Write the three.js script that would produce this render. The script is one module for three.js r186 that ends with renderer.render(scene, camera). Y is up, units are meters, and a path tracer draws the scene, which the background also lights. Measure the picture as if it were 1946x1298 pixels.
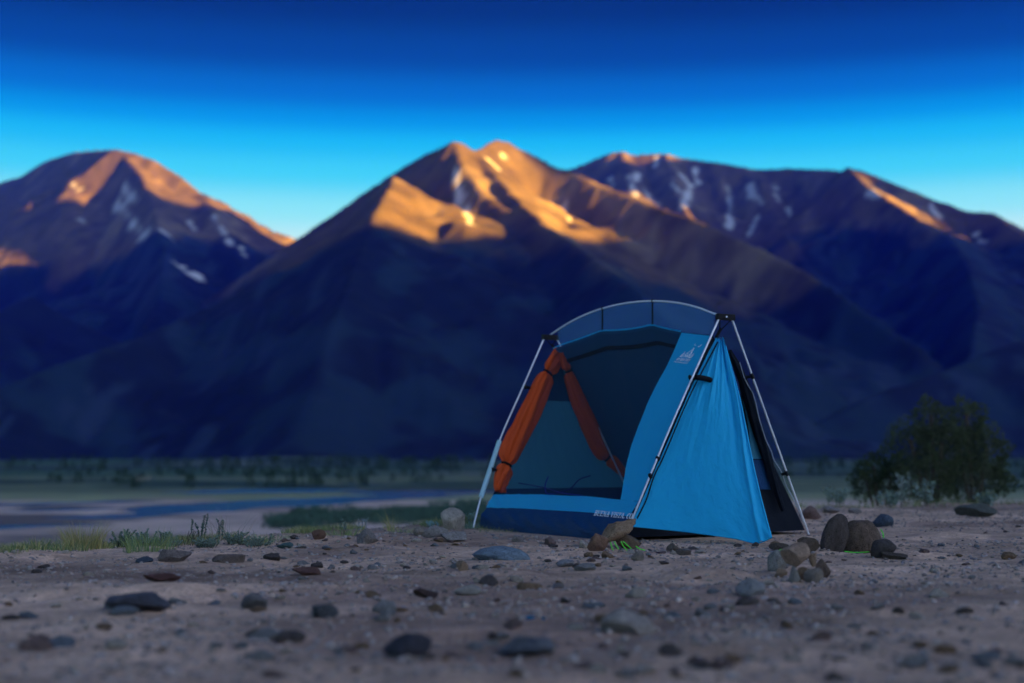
import * as THREE from 'three';
import { mergeGeometries } from 'three/addons/utils/BufferGeometryUtils.js';

// ---------------------------------------------------------------- camera, sky, sun, exposure
const scene = new THREE.Scene();
const F = 2703, CX = 973, CY = 649, EYE = 0.48, PITCH = Math.atan(231 / F);
const camera = new THREE.PerspectiveCamera(2 * Math.atan(CY / F) * 180 / Math.PI, 1946 / 1298, 0.1, 40000);
camera.position.set(0, EYE, 0);
camera.rotation.x = PITCH;
camera.focus = 8.1;
camera.userData.fStop = 1.4;

const renderer = new THREE.WebGLRenderer({ antialias: true });
renderer.toneMapping = THREE.LinearToneMapping;
renderer.toneMappingExposure = 17;
renderer.shadowMap.enabled = true;

const SUN_AZ = 56 * Math.PI / 180, SUN_TAN = 0.085;                 // measured from straight behind the camera towards the right
const SH = [Math.sin(SUN_AZ), Math.cos(SUN_AZ)];                     // horizontal direction to the sun (x, z)
const sunDir = new THREE.Vector3(SH[0], SUN_TAN, SH[1]).normalize();
const sun = new THREE.DirectionalLight(new THREE.Color().setRGB(1, 0.5, 0.035), 5);
sun.position.copy(sunDir).multiplyScalar(9000);
sun.castShadow = true;
Object.assign(sun.shadow.camera, { left: -9000, right: 9000, top: 9000, bottom: -9000, near: 1, far: 30000 });
sun.shadow.radius = 0.6;
sun.shadow.mapSize.set(4096, 4096);
scene.add(sun, sun.target);

const lerp = (a, b, t) => a + (b - a) * t, clamp = (x, a = 0, b = 1) => Math.min(b, Math.max(a, x));
const smooth = (a, b, x) => { const t = clamp((x - a) / (b - a)); return t * t * (3 - 2 * t); };
{ // a clear sky after sunset: pale cyan rim, deep blue above, warm and brighter round the sun's side
  const W = 1024, H = 512, data = new Float32Array(W * H * 4);
  const stops = [[0, [0.9, 1.05, 0.97]], [7, [0.85, 1.05, 0.97]], [8.7, [0.7, 1.05, 0.97]], [10, [0.34, 0.98, 0.97]], [11.5, [0.07, 0.78, 0.95]], [12.8, [0.012, 0.58, 0.9]], [13.6, [0.001, 0.35, 0.78]], [14.6, [0.001, 0.16, 0.54]], [16.2, [0.001, 0.05, 0.23]], [18.2, [0.001, 0.013, 0.07]], [22, [0.002, 0.012, 0.06]], [40, [0.008, 0.022, 0.08]], [90, [0.012, 0.026, 0.09]]];
  for (let j = 0; j < H; j++) {
    const el = ((j + 0.5) / H - 0.5) * 180, e = Math.max(el, 0);
    let k = 0; while (k < stops.length - 2 && e > stops[k + 1][0]) k++;
    const [e0, c0] = stops[k], [e1, c1] = stops[k + 1], t = clamp((e - e0) / (e1 - e0)), ts = t * t * (3 - 2 * t);
    for (let i = 0; i < W; i++) {
      const az = ((i + 0.5) / W - 0.5) * 2 * Math.PI, y = Math.sin(e * Math.PI / 180), c = Math.cos(e * Math.PI / 180);
      const dot = (Math.cos(az) * c * sunDir.x + y * sunDir.y + Math.sin(az) * c * sunDir.z);
      const near = Math.max(0, (dot + 0.25) / 1.25), g1 = Math.pow(near, 2.2), g2 = Math.pow(near, 7);
      const o = (j * W + i) * 4;
      for (let q = 0; q < 3; q++) data[o + q] = lerp(c0[q], c1[q], ts) / 12.8 + g1 * [0.032, 0.062, 0.112][q] + g2 * [0.18, 0.165, 0.155][q];
      data[o + 3] = 1;
    }
  }
  const tex = new THREE.DataTexture(data, W, H, THREE.RGBAFormat, THREE.FloatType);
  tex.mapping = THREE.EquirectangularReflectionMapping; tex.magFilter = THREE.LinearFilter; tex.needsUpdate = true;
  scene.background = tex; scene.environment = tex;
}
scene.fog = new THREE.FogExp2(new THREE.Color().setRGB(0.002, 0.04, 1.0), 0.000048);

// ---------------------------------------------------------------- helpers
let seed = 7;
const rnd = (a = 0, b = 1) => { seed = (seed * 1664525 + 1013904223) >>> 0; return a + (b - a) * seed / 4294967296; };
const hash = (x, y, z) => { let h = Math.imul(x, 374761393) + Math.imul(y, 668265263) + Math.imul(z, 2147483647 ^ 0x5bd1e995); h = Math.imul(h ^ (h >>> 13), 1274126177); return ((h ^ (h >>> 16)) >>> 0) / 4294967296; };
function noise(x, y, z = 0) {                                       // value noise, -1 to 1
  const X = Math.floor(x), Y = Math.floor(y), Z = Math.floor(z), u = x - X, v = y - Y, w = z - Z;
  const a = u * u * u * (u * (u * 6 - 15) + 10), b = v * v * v * (v * (v * 6 - 15) + 10), c = w * w * (3 - 2 * w);
  const L = (Z) => lerp(lerp(hash(X, Y, Z), hash(X + 1, Y, Z), a), lerp(hash(X, Y + 1, Z), hash(X + 1, Y + 1, Z), a), b);
  return (w === 0 ? L(Z) : lerp(L(Z), L(Z + 1), c)) * 2 - 1;
}
const fbm = (x, y, z = 0, n = 4) => { let s = 0, a = 0.5; for (let i = 0; i < n; i++) { s += a * noise(x, y, z); x = x * 2.03 + 17.1; y = y * 2.03 + 9.7; z = z * 2.03; a *= 0.5; } return s; };
function ray(px, py) {                                              // a direction whose depth along -z is 1
  const a = (px - CX) / F, b = (CY - py) / F, c = Math.cos(PITCH), s = Math.sin(PITCH), d = c - b * s;
  return [a / d, (b * c + s) / d];
}
function at(px, py, D) { const [x, y] = ray(px, py); return new THREE.Vector3(x * D, EYE + y * D, -D); }
const V = (x, y, z) => new THREE.Vector3(x, y, z);
const mat = (o) => new THREE.MeshPhysicalMaterial({ side: THREE.DoubleSide, specularIntensity: 0.4, ...o });
const taken = {};
function numbered(n) { if (!(n in taken)) { taken[n] = 0; return n; } return n + '_' + String(++taken[n]).padStart(3, '0'); }
function mesh(name, geo, material, parent = scene) { const m = new THREE.Mesh(geo, material); m.name = parent === scene ? numbered(name) : name; m.castShadow = m.receiveShadow = true; parent.add(m); return m; }
function tag(o, label, category, group, kind) { o.userData = { label, category, ...(group && { group }), ...(kind && { kind }) }; return o; }
const structure = (o, label, category) => tag(o, label, category, null, 'structure');
function thing(name, label, category, p = V(0, 0, 0), group) { const g = new THREE.Group(); g.name = numbered(name); g.position.copy(p); scene.add(g); return tag(g, label, category, group); }
function gridGeo(nu, nv, fn, color) {                               // fn(i / nu, j / nv) -> [x, y, z]
  const p = new Float32Array((nu + 1) * (nv + 1) * 3), uv = new Float32Array((nu + 1) * (nv + 1) * 2), idx = [];
  let c = color ? new Float32Array(p.length) : null, k = 0;
  for (let j = 0; j <= nv; j++) for (let i = 0; i <= nu; i++, k++) {
    const q = fn(i / nu, j / nv, i, j); p.set(q.slice(0, 3), k * 3); uv[k * 2] = q.length > 3 ? q[3] : i / nu; uv[k * 2 + 1] = q.length > 3 ? q[4] : j / nv;
    if (color) c.set(color(q, i, j), k * 3);
    if (i < nu && j < nv) idx.push(k, k + 1, k + nu + 2, k, k + nu + 2, k + nu + 1);
  }
  const g = new THREE.BufferGeometry();
  g.setAttribute('position', new THREE.BufferAttribute(p, 3)); g.setAttribute('uv', new THREE.BufferAttribute(uv, 2));
  if (c) g.setAttribute('color', new THREE.BufferAttribute(c, 3));
  g.setIndex(idx); g.computeVertexNormals();
  return g;
}

// ---------------------------------------------------------------- mountains: heights fall away from crest lines
// a rib is [fall on its left (seen along it), fall on its right, [[px, py, depth] ...]]
const FLOOR = -3;
function mountainHeight(ribs, rough, L = 4000) {
  const segs = [];
  for (const [kl, kr, pts] of ribs) {
    const w = pts.map((q) => at(...q));
    for (let i = 0; i + 1 < w.length; i++) segs.push([w[i].x, w[i].z, w[i].y, w[i + 1].x - w[i].x, w[i + 1].z - w[i].z, w[i + 1].y - w[i].y, kl, kr]);
  }
  return (x0, z0) => {
    const wx = 50 * noise(x0 / 420, z0 / 420, 3.3) + 16 * noise(x0 / 120, z0 / 120, 8.1), wz = 50 * noise(x0 / 420, z0 / 420, 5.7) + 16 * noise(x0 / 120, z0 / 120, 1.9);
    let best = -1e9, near = 1e9;
    for (const [ax, az, ay, dx, dz, dy, kl, kr] of segs) {
      let px = x0 - ax, pz = z0 - az;
      let t = clamp((px * dx + pz * dz) / (dx * dx + dz * dz)), d0 = Math.hypot(px - t * dx, pz - t * dz);
      const f = smooth(0, 260, d0);
      px += wx * f; pz += wz * f;
      t = clamp((px * dx + pz * dz) / (dx * dx + dz * dz));
      const ex = px - t * dx, ez = pz - t * dz, d = Math.hypot(ex, ez), side = (dx * ez - dz * ex) / (d * Math.hypot(dx, dz) + 1e-6);
      const k = lerp(kl, kr, 0.5 + 0.5 * side), y = ay + t * dy - k * L * (1 - Math.exp(-d / L)) ;
      if (y > best) best = y;
      if (d0 < near) near = d0;
    }
    const n = smooth(0, 300, near), gully = 1 - Math.abs(noise(x0 / 150, z0 / 520, 4.4)), crag = Math.pow(1 - Math.abs(noise(x0 / 75, z0 / 170, 6.1)), 2) + 0.6 * Math.pow(1 - Math.abs(noise(x0 / 38, z0 / 70, 2.7)), 2);
    const y = best + n * rough * (1.5 * fbm(x0 / 300, z0 / 300, 2.2, 4) - 0.5 * gully) - smooth(20, 160, near) * 15 * crag + 6 * fbm(x0 / 45, z0 / 45, 9.1, 2);
    return FLOOR - 4 + (y - FLOOR) * smooth(1450, 2900, -z0);
  };
}
const A = mountainHeight([
  [0.95, 0.9, [[-900, 560, 10080], [-450, 440, 9660], [-200, 395, 9240], [-60, 362, 8820], [0, 345, 8558], [40, 334, 8348], [85, 305, 8032], [140, 287, 7612], [180, 284, 7298], [215, 281, 7035], [255, 289, 6972], [290, 300, 6920], [345, 335, 6804], [390, 370, 6678], [440, 405, 6552], [480, 440, 6426], [520, 470, 6300], [600, 520, 6111], [760, 600, 5733]]],
  [0.42, 1.35, [[228, 284, 7035], [268, 330, 6646], [292, 400, 6111], [310, 480, 5492], [300, 580, 4736], [240, 700, 3990]]],
  [0.6, 0.6, [[60, 560, 4515], [-80, 620, 4095], [-250, 700, 3675]]],
  [0.5, 0.5, [[390, 370, 6678], [430, 440, 6111], [470, 520, 5492], [460, 600, 4862]]],
], 34);
const B = mountainHeight([
  [0.95, 0.95, [[862, 265, 4500], [790, 300, 4620], [740, 330, 4700], [690, 365, 4780], [640, 400, 4850], [575, 445, 4950], [540, 468, 5000], [480, 510, 5050], [400, 560, 5100]]],
  [0.6, 0.6, [[600, 440, 4600], [520, 520, 4000], [400, 580, 3500], [250, 640, 3000], [0, 720, 2650], [-300, 800, 2400]]],
  [0.95, 0.95, [[862, 265, 4500], [880, 270, 4520], [900, 284, 4550], [920, 275, 4650], [945, 261, 4750], [965, 266, 4760], [1000, 285, 4750], [1050, 310, 4700], [1085, 322, 4650], [1140, 345, 4500], [1200, 370, 4350], [1260, 392, 4200], [1300, 405, 4100], [1340, 421, 4000], [1390, 445, 3900], [1440, 466, 3800], [1520, 505, 3600], [1620, 570, 3300], [1750, 660, 3000]]],
  [0.42, 0.8, [[745, 331, 4690], [746, 342, 3980], [712, 398, 3620], [692, 450, 3380], [650, 560, 2950], [600, 680, 2550], [560, 800, 2200]]],
  [0.5, 0.85, [[903, 284, 4550], [935, 322, 4350], [980, 372, 4050], [1025, 415, 3750], [1065, 445, 3550], [1105, 472, 3350], [1165, 515, 3050], [1240, 570, 2750], [1330, 640, 2450], [1450, 740, 2150]]],
  [0.6, 0.85, [[864, 266, 4500], [880, 312, 4320], [918, 362, 4120], [975, 402, 3920], [1025, 418, 3750]]],
], 40);
const C = mountainHeight([
  [0.85, 0.85, [[940, 340, 7900], [1090, 318, 7700], [1130, 300, 7650], [1165, 287, 7600], [1182, 285, 7600], [1200, 292, 7570], [1265, 290, 7500], [1292, 297, 7450], [1380, 308, 7330], [1440, 320, 7200], [1500, 317, 7050], [1540, 318, 6900], [1600, 321, 6500], [1613, 316, 6300], [1640, 322, 6150], [1700, 345, 6000], [1760, 370, 5850], [1830, 395, 5700], [1890, 404, 5600], [1946, 432, 5500], [2100, 490, 5200], [2500, 600, 5000]]],
  [0.5, 0.5, [[1265, 290, 7500], [1290, 370, 6800], [1330, 450, 6000], [1400, 560, 4900]]],
  [0.5, 0.5, [[1440, 320, 7200], [1470, 400, 6500], [1530, 500, 5500], [1600, 620, 4300], [1640, 740, 3400]]],
  [0.45, 0.85, [[1613, 316, 6200], [1650, 352, 5900], [1730, 405, 5450], [1800, 442, 5100], [1840, 500, 4600], [1860, 580, 4000], [1840, 700, 3200]]],
  [0.5, 0.5, [[1880, 402, 5600], [1960, 450, 5100], [2040, 540, 4500]]],
  [0.5, 0.5, [[1182, 285, 7600], [1200, 350, 7000], [1210, 430, 6300]]],
], 55);
const D_ = mountainHeight([[0.4, 0.4, [[2400, 560, 3600], [2100, 590, 3300], [1946, 640, 3000], [1800, 695, 2800], [1650, 735, 2600], [1500, 800, 2400], [1380, 850, 2200]]]], 30);
const terrainRock = mat({ vertexColors: true, roughness: 0.95 });
function hit(h, px, py, D0, D1) { const [rx, ry] = ray(px, py); for (let D = D0; D < D1; D += 8) if (h(rx * D, -D) > EYE + ry * D) return [rx * D, -D]; return null; }
function mountain(name, h, [x0, x1, D0, D1], step, snow, label, treeShadeLine = 520) {
  const streaks = snow.map(([w, ...pts]) => [w, pts.map(([px, py]) => hit(h, px, py, D0, D1)).filter(Boolean)]).filter((s) => s[1].length > 1);
  const nx = Math.round((x1 - x0) / step), nz = Math.round((D1 - D0) / (step * 1.3));
  const g = gridGeo(nx, nz, (u, v) => { const x = lerp(x0, x1, u), z = -lerp(D0, D1, v); return [x, Math.max(h(x, z), FLOOR - 25), z]; }, ([x, y, z]) => {
    const n1 = fbm(x / 260, z / 260, 1.1, 4), n2 = fbm(x / 60, z / 60, 6.3, 3), n3 = noise(x / 700, z / 700, 2.9);
    const treeShade = smooth(-60, 60, treeShadeLine + 260 * n1 + 120 * n3 - y + 60 * n2), scree = smooth(0.1, 0.3, fbm(x / 120, z / 420, 7.7, 3));  // raised on the outer mountains so forest colour also paints their shade
    let c = [0, 1, 2].map((q) => lerp([0.085, 0.06, 0.027][q], [0.15, 0.112, 0.06][q], scree) * (1 + 0.8 * n2));
    const talus = smooth(0.14, 0.3, fbm(x / 55, z / 210, 5.3, 4)) * smooth(-0.3, 0.2, n3), meadow = smooth(0.0, 0.22, fbm(x / 130, z / 150, 4.9, 5)), f = 1 + 0.7 * n2;
    c = c.map((q, k) => lerp(q, lerp(lerp([0.004, 0.010, 0.016][k] * f, [0.009, 0.026, 0.034][k], meadow), [0.016, 0.033, 0.05][k], talus), treeShade));  // blue of the shaded slopes is put into these forest colours
    for (const [w, pts] of streaks) for (let i = 0; i + 1 < pts.length; i++) {
      const [ax, az] = pts[i], dx = pts[i + 1][0] - ax, dz = pts[i + 1][1] - az, t = clamp(((x - ax) * dx + (z - az) * dz) / (dx * dx + dz * dz + 1e-6));
      const d = Math.hypot(x - ax - t * dx, (z - az - t * dz) * 0.5) + 26 * n2;
      const s = 1 - smooth(w * 0.2, w * 0.75, d); if (s > 0) c = c.map((q) => lerp(q, 0.5, s));
    }
    return c;
  });
  return structure(mesh(name, g, terrainRock), label, 'mountain');
}
const snowA = [[16, [235, 355], [260, 385]], [20, [222, 388], [250, 420], [278, 448]], [16, [305, 438], [330, 458]], [14, [355, 415], [372, 440]], [16, [405, 410], [425, 440], [440, 465]], [18, [330, 500], [352, 510]], [22, [362, 520], [380, 527]], [14, [150, 418], [160, 424]], [12, [140, 350], [150, 362]], [16, [172, 284], [184, 290]], [14, [458, 470], [462, 484]]];
const snowB = [[11, [865, 325], [872, 360], [886, 395], [892, 425]], [9, [870, 385], [885, 400]], [9, [1075, 370], [1070, 395], [1082, 425]], [8, [955, 298], [962, 304]], [8, [930, 305], [948, 322]]];
const snowC = [[22, [1195, 335], [1208, 370]], [22, [1213, 330], [1206, 345]], [22, [1225, 360], [1235, 378], [1252, 388]], [28, [1296, 335], [1312, 352], [1306, 372], [1298, 395]], [20, [1320, 325], [1326, 345]], [20, [1278, 350], [1288, 362]], [22, [1382, 360], [1388, 385], [1388, 410], [1386, 432]], [28, [1425, 355], [1428, 372], [1448, 385]], [22, [1475, 372], [1480, 382]], [20, [1438, 415], [1424, 445], [1420, 455]], [17, [1470, 350], [1474, 360]], [17, [1248, 305], [1246, 318]], [17, [1288, 300], [1294, 310]], [17, [1160, 340], [1168, 352]], [17, [1496, 395], [1502, 410]], [25, [1652, 368], [1668, 372]], [20, [1855, 445], [1872, 462]], [17, [1772, 395], [1785, 410]]];
mountain('mountain_left', A, [-5100, 300, 2400, 9900], 14, snowA, 'dome-topped dark mountain on the left with orange sunlit right shoulder', 900);
mountain('mountain_centre', B, [-2000, 1600, 1500, 5400], 12, snowB, 'pointed central mountain with two summits and orange sunlit strips');
mountain('mountain_right', C, [-400, 3600, 2400, 8600], 15, snowC, 'long flat-topped mountain on the right with snow gullies', 820);
mountain('foothill', D_, [200, 2900, 1500, 4200], 18, [], 'low dark wooded foothill at the right below the snowy mountain');

{ // unseen range behind the camera, its crest shaped to cast the slopes' shadow lines
  const prof = [[-9000, 1403], [-3000, 1403], [1500, 1403], [2550, 1323], [2734, 1263], [2880, 1233], [3050, 1263], [3150, 1248], [3300, 1263], [3620, 1313], [3925, 1560], [4000, 2180], [4370, 2200], [4426, 2125], [4515, 2105], [4770, 2065], [4860, 2560], [5060, 2560], [5250, 1603], [5360, 1443], [5440, 1543], [5540, 1518], [5660, 1663], [5763, 1820], [5900, 1883], [6100, 2183], [6400, 2383], [9000, 2303]];
  const H = (u) => { let k = 0; while (k < prof.length - 2 && u > prof[k + 1][0]) k++; return lerp(prof[k][1], prof[k + 1][1], clamp((u - prof[k][0]) / (prof[k + 1][0] - prof[k][0]))); };
  const g = gridGeo(600, 60, (a, b) => {
    const u = lerp(-4500, 7500, a), w = lerp(-1, 1, b), y = H(u) * (1 - Math.abs(w)) + (1 - Math.abs(w)) * Math.abs(w) * 260 * fbm(u / 500, w * 4, 3.3, 4) + (w === 0 ? 0 : 0), ww = 5500 + w * 1300;
    return [u * SH[1] + ww * SH[0], Math.max(y, 0) + FLOOR - 6, -u * SH[0] + ww * SH[1]];
  });
  structure(mesh('unseen_shade_mountain', g, mat({ color: new THREE.Color().setRGB(0.06, 0.07, 0.05), roughness: 1 })), 'unseen mountain range behind and right of the camera, crest shaped to shade the valley', 'mountain');
}

// ---------------------------------------------------------------- textures (grain and colour of matter only)
function dataTex(n, fn, srgb, repeat) {                             // fn(u, v) -> [r, g, b] 0..1, tileable through wrapped noise
  const d = new Uint8Array(n * n * 4);
  for (let j = 0; j < n; j++) for (let i = 0; i < n; i++) { const c = fn(i / n, j / n, i, j), o = (j * n + i) * 4; for (let q = 0; q < 3; q++) d[o + q] = 255 * clamp(c[q]); d[o + 3] = 255; }
  const t = new THREE.DataTexture(d, n, n); t.wrapS = t.wrapT = THREE.RepeatWrapping; t.magFilter = THREE.LinearFilter; t.minFilter = THREE.LinearMipmapLinearFilter; t.generateMipmaps = true;
  if (srgb) t.colorSpace = THREE.SRGBColorSpace; if (repeat) t.repeat.set(...repeat); t.needsUpdate = true; return t;
}
function tileNoise(u, v, p, z) {                                     // value noise that repeats after p cells
  const x = u * p, y = v * p, X = Math.floor(x), Y = Math.floor(y), a = x - X, b = y - Y, A_ = a * a * (3 - 2 * a), B_ = b * b * (3 - 2 * b), m = (k) => ((k % p) + p) % p;
  return lerp(lerp(hash(m(X), m(Y), z), hash(m(X + 1), m(Y), z), A_), lerp(hash(m(X), m(Y + 1), z), hash(m(X + 1), m(Y + 1), z), A_), B_);
}
const tileFbm = (u, v, p, z, n) => { let s = 0, a = 0.5, t = 0; for (let i = 0; i < n; i++) { s += a * tileNoise(u, v, p, z + i); t += a; p *= 2; a *= 0.55; } return s / t; };
const grit = (u, v) => { const g = tileFbm(u, v, 24, 11, 5), st = tileNoise(u, v, 90, 40), sp = tileNoise(u, v, 200, 55); return [g, smooth(0.72, 0.86, st), sp]; };
const soilMap = dataTex(1024, (u, v) => { const [g, st, sp] = grit(u, v), w = tileFbm(u, v, 6, 71, 3), k = 0.8 + 0.3 * (g - 0.5) + 0.22 * (w - 0.5) + 0.14 * (sp - 0.5), t = tileNoise(u, v, 90, 44); return [lerp(k, 0.74 + 0.24 * t, st * 0.6), lerp(k * 0.92, 0.71 + 0.22 * t, st * 0.6), lerp(k * 0.85, 0.68 + 0.22 * t, st * 0.6)]; }, true);
const soilBump = dataTex(1024, (u, v) => { const [g, st, sp] = grit(u, v), k = clamp(0.5 * g + 0.35 * st + 0.2 * sp); return [k, k, k]; });
const rockMap = dataTex(512, (u, v) => { const g = tileFbm(u, v, 8, 5, 4), s1 = tileNoise(u, v, 110, 21), s2 = tileNoise(u, v, 64, 31), k = 0.86 + 0.3 * (g - 0.5) + 0.14 * smooth(0.7, 0.85, s1) - 0.5 * smooth(0.74, 0.86, s2); return [k, k * 0.985, k * 0.96]; }, true);
const rockBump = dataTex(512, (u, v) => { const k = 0.6 * tileFbm(u, v, 10, 15, 5) + 0.4 * tileNoise(u, v, 110, 21); return [k, k, k]; });
const weave = dataTex(256, (u, v) => { const k = 0.5 + 0.25 * Math.sin(u * 2 * Math.PI * 64) + 0.25 * Math.sin(v * 2 * Math.PI * 64); return [k, k, k]; });
const crinkle = dataTex(512, (u, v) => { const a = tileFbm(u, v, 5, 81, 5), k = 1 - Math.abs(a - 0.5) * 4; return [k, k, k]; });

// ---------------------------------------------------------------- the bluff: bare stony ground that drops to the flats
const edgePts = [[-60, -30], [-25, -10], [-12, 1.5], [-6, 5], [-4, 6.6], [-2.9, 7.55], [-2.5, 8.1], [-1.85, 9.5], [-1.09, 10.9], [-0.32, 12.0], [1.2, 13.8], [3.3, 16.2], [5.7, 17.5], [9, 20], [20, 26], [70, 40]];
const poly = (pts, x) => { let k = 0; while (k < pts.length - 2 && x > pts[k + 1][0]) k++; return lerp(pts[k][1], pts[k + 1][1], clamp((x - pts[k][0]) / (pts[k + 1][0] - pts[k][0]))); };
const tentMid = [1.0, -10.1];
function groundY(x, z) {
  const D = -z, e = (D - poly(edgePts, x) + 0.25 * noise(x * 1.1, 3.1, 2)) * 0.75;
  const flat = 1 - smooth(1.15, 1.75, Math.hypot(x - tentMid[0], z - tentMid[1]));
  const lump = 0.04 * fbm(x / 1.6, z / 1.6, 5.5, 3) + 0.045 * Math.pow(Math.max(0, noise(x / 0.42, z / 0.42, 8.5)), 2) + 0.02 * fbm(x / 0.19, z / 0.19, 3.3, 3);
  let y = lump * (1 - 0.92 * flat) * smooth(60, 30, Math.abs(x)) - 0.01;
  const steep = lerp(0.75, 0.13, smooth(1.5, 4.5, x));
  if (e > 0) y -= e < 0.4 ? steep * e * e / 0.8 : steep * (e - 0.2);
  return Math.max(y, FLOOR - 1.2);
}
function onGround(px, py) { const [rx, ry] = ray(px, py); for (let D = 1.2; D < 40; D += 0.01) if (groundY(rx * D, -D) >= EYE + ry * D) return V(rx * D, groundY(rx * D, -D), -D); return V(rx * 40, 0, -40); }
{
  const xs = [-60, -40, -28, -20, -14, -10.5, -8.5], ds = [-45, -30, -20, -12, -7, -4, -2, -0.6, 0.4, 1.0, 1.3];
  for (let x = -7.2; x <= 7.21; x += 0.036) xs.push(x);
  xs.push(8.5, 10.5, 14, 20, 28, 40, 70);
  for (let D = 1.5; D < 18.2; D += 0.012 + 0.0026 * D) ds.push(D);
  ds.push(18.6, 19.2, 20, 21, 22, 23.5, 25, 27, 30, 34, 40, 50);
  const g = gridGeo(xs.length - 1, ds.length - 1, (u, v, i, j) => { const x = xs[i], z = -ds[j]; return [x, groundY(x, z), z, x / 1.9, z / 1.9]; }, ([x, y, z]) => {
    const n = fbm(x / 0.9, z / 0.9, 4.1, 4), m = fbm(x / 0.22, z / 0.22, 6.6, 3), wet = smooth(0.05, 0.3, fbm(x / 2.2, z / 1.3, 9.9, 3));
    return [0.76, 0.6, 0.49].map((q, k) => q * (0.95 + 0.5 * n + 0.45 * m) * lerp(1, [0.62, 0.6, 0.62][k], wet));
  });
  structure(mesh('ground', g, mat({ vertexColors: true, map: soilMap, bumpMap: soilBump, bumpScale: 0.012, roughness: 0.92 })), 'bare stony dirt ground of the campsite bluff', 'ground');
}

// ---------------------------------------------------------------- flats, water and valley floor
const onFlat = (px, py, y = FLOOR) => { const [rx, ry] = ray(px, py), D = (y - EYE) / ry; return [rx * D, -D]; };
const pools = [[3.2, -120, 1006, 75, 1001], [2.6, 190, 985, 335, 973], [4.5, 330, 972, 470, 961], [6, 440, 962, 620, 950], [6, 560, 953, 790, 943], [8, 760, 938, 830, 934], [3, 60, 972, 150, 968], [4, 20, 960, 200, 955], [10, 480, 935, 560, 931], [10, 610, 925, 660, 921], [14, 780, 920, 830, 916]].map(([w, a, b, c, d]) => [w, onFlat(a, b), onFlat(c, d)]);
function flatY(x, z) {
  let h = 0.10 + 0.10 * fbm(x / 9, z / 16, 3.7, 4);
  for (const [w, [ax, az], [bx, bz]] of pools) { const dx = bx - ax, dz = bz - az, t = clamp(((x - ax) * dx + (z - az) * dz) / (dx * dx + dz * dz)), d = Math.hypot(x - ax - t * dx, z - az - t * dz) + 1.6 * noise(x / 3, z / 5, 8.8); h -= 0.42 * (1 - smooth(w * 0.45, w * 1.25, d)); }
  return FLOOR + h + 0.5 * smooth(165, 240, -z);
}
{
  const g = gridGeo(260, 420, (u, v) => { const D = lerp(22, 330, v * v * 0.7 + v * 0.3), x = lerp(-0.75, 0.75, u) * D; return [x, flatY(x, -D), -D, x / 3, -D / 3]; }, ([x, y, z]) => {
    const n = fbm(x / 5, z / 9, 2.2, 4), wet = 1 - smooth(0.0, 0.075, y - FLOOR + 0.05 * n), mud = smooth(0.06, 0.2, fbm(x / 16, z / 7, 6.1, 4)) * smooth(-4, -30, x), turf = smooth(118, 140, -z + 14 * n), field = smooth(0, 0.2, fbm(x / 40, z / 22, 5.1, 3));
    let c = [0.6, 0.43, 0.34].map((q, k) => lerp(lerp(q * (1 + 0.4 * n), [0.1, 0.08, 0.085][k], mud * 0.9), [0.09, 0.075, 0.07][k], wet));
    return c.map((q, k) => lerp(q, lerp([0.26, 0.28, 0.15][k], [0.02, 0.05, 0.04][k], smooth(150, 172, -z + 20 * n) * (0.55 + 0.45 * field)) * (1 + 0.4 * n), turf * (1 - wet * 0.8)));
  });
  structure(mesh('sand_flat', g, mat({ vertexColors: true, bumpMap: soilBump, bumpScale: 0.03, roughness: 0.85 })), 'pinkish sand and mud flats with shallow pools below the bluff', 'sand flat');
  const ripple = dataTex(256, (u, v) => { const k = tileFbm(u, v, 6, 91, 4); return [k, k, k]; });
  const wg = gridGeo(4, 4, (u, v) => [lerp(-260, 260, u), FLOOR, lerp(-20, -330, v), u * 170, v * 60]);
  structure(mesh('water', wg, mat({ color: new THREE.Color().setRGB(0.02, 0.10, 0.2), roughness: 0.22, specularIntensity: 1, bumpMap: ripple, bumpScale: 0.9, metalness: 0 })), 'shallow blue pools lying in the sand flats', 'water');  // base colour holds some sky blue in place of reflected sky
  const xs = [], ds = [-7500, -6000, -4500, -2500, -1200, -500, -200, -100, 0];
  for (let x = -7400; x < -2400; x += 1000) xs.push(x); for (let x = -2400; x <= 2400; x += 20) xs.push(x); for (let x = 3600; x < 9001; x += 900) xs.push(x);
  for (let D = 200; D < 3000; D *= 1.022) ds.push(D); ds.push(3400, 4200, 5500, 7500, 9500);
  const vg = gridGeo(xs.length - 1, ds.length - 1, (u, v, i, j) => { const x = xs[i], D = ds[j]; return [x, D < 260 ? FLOOR - 1.5 : FLOOR + 0.2 + smooth(300, 1600, D) * (6 + 9 * fbm(x / 260, D / 260, 7.2, 3)), -D]; }, ([x, y, z]) => {
    const f = fbm(x / 150, z / 90, 3.9, 4), m = smooth(-0.05, 0.12, f), t = smooth(0.1, 0.2, fbm(x / 90, z / 60, 8.4, 3));
    return [0, 1, 2].map((k) => lerp(lerp([0.015, 0.04, 0.04][k], [0.035, 0.085, 0.05][k], m), [0.14, 0.16, 0.12][k], t * 0.7));
  });
  structure(mesh('valley_floor', vg, mat({ vertexColors: true, roughness: 1 })), 'flat green valley floor with meadows running to the mountains', 'valley');
}

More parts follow.
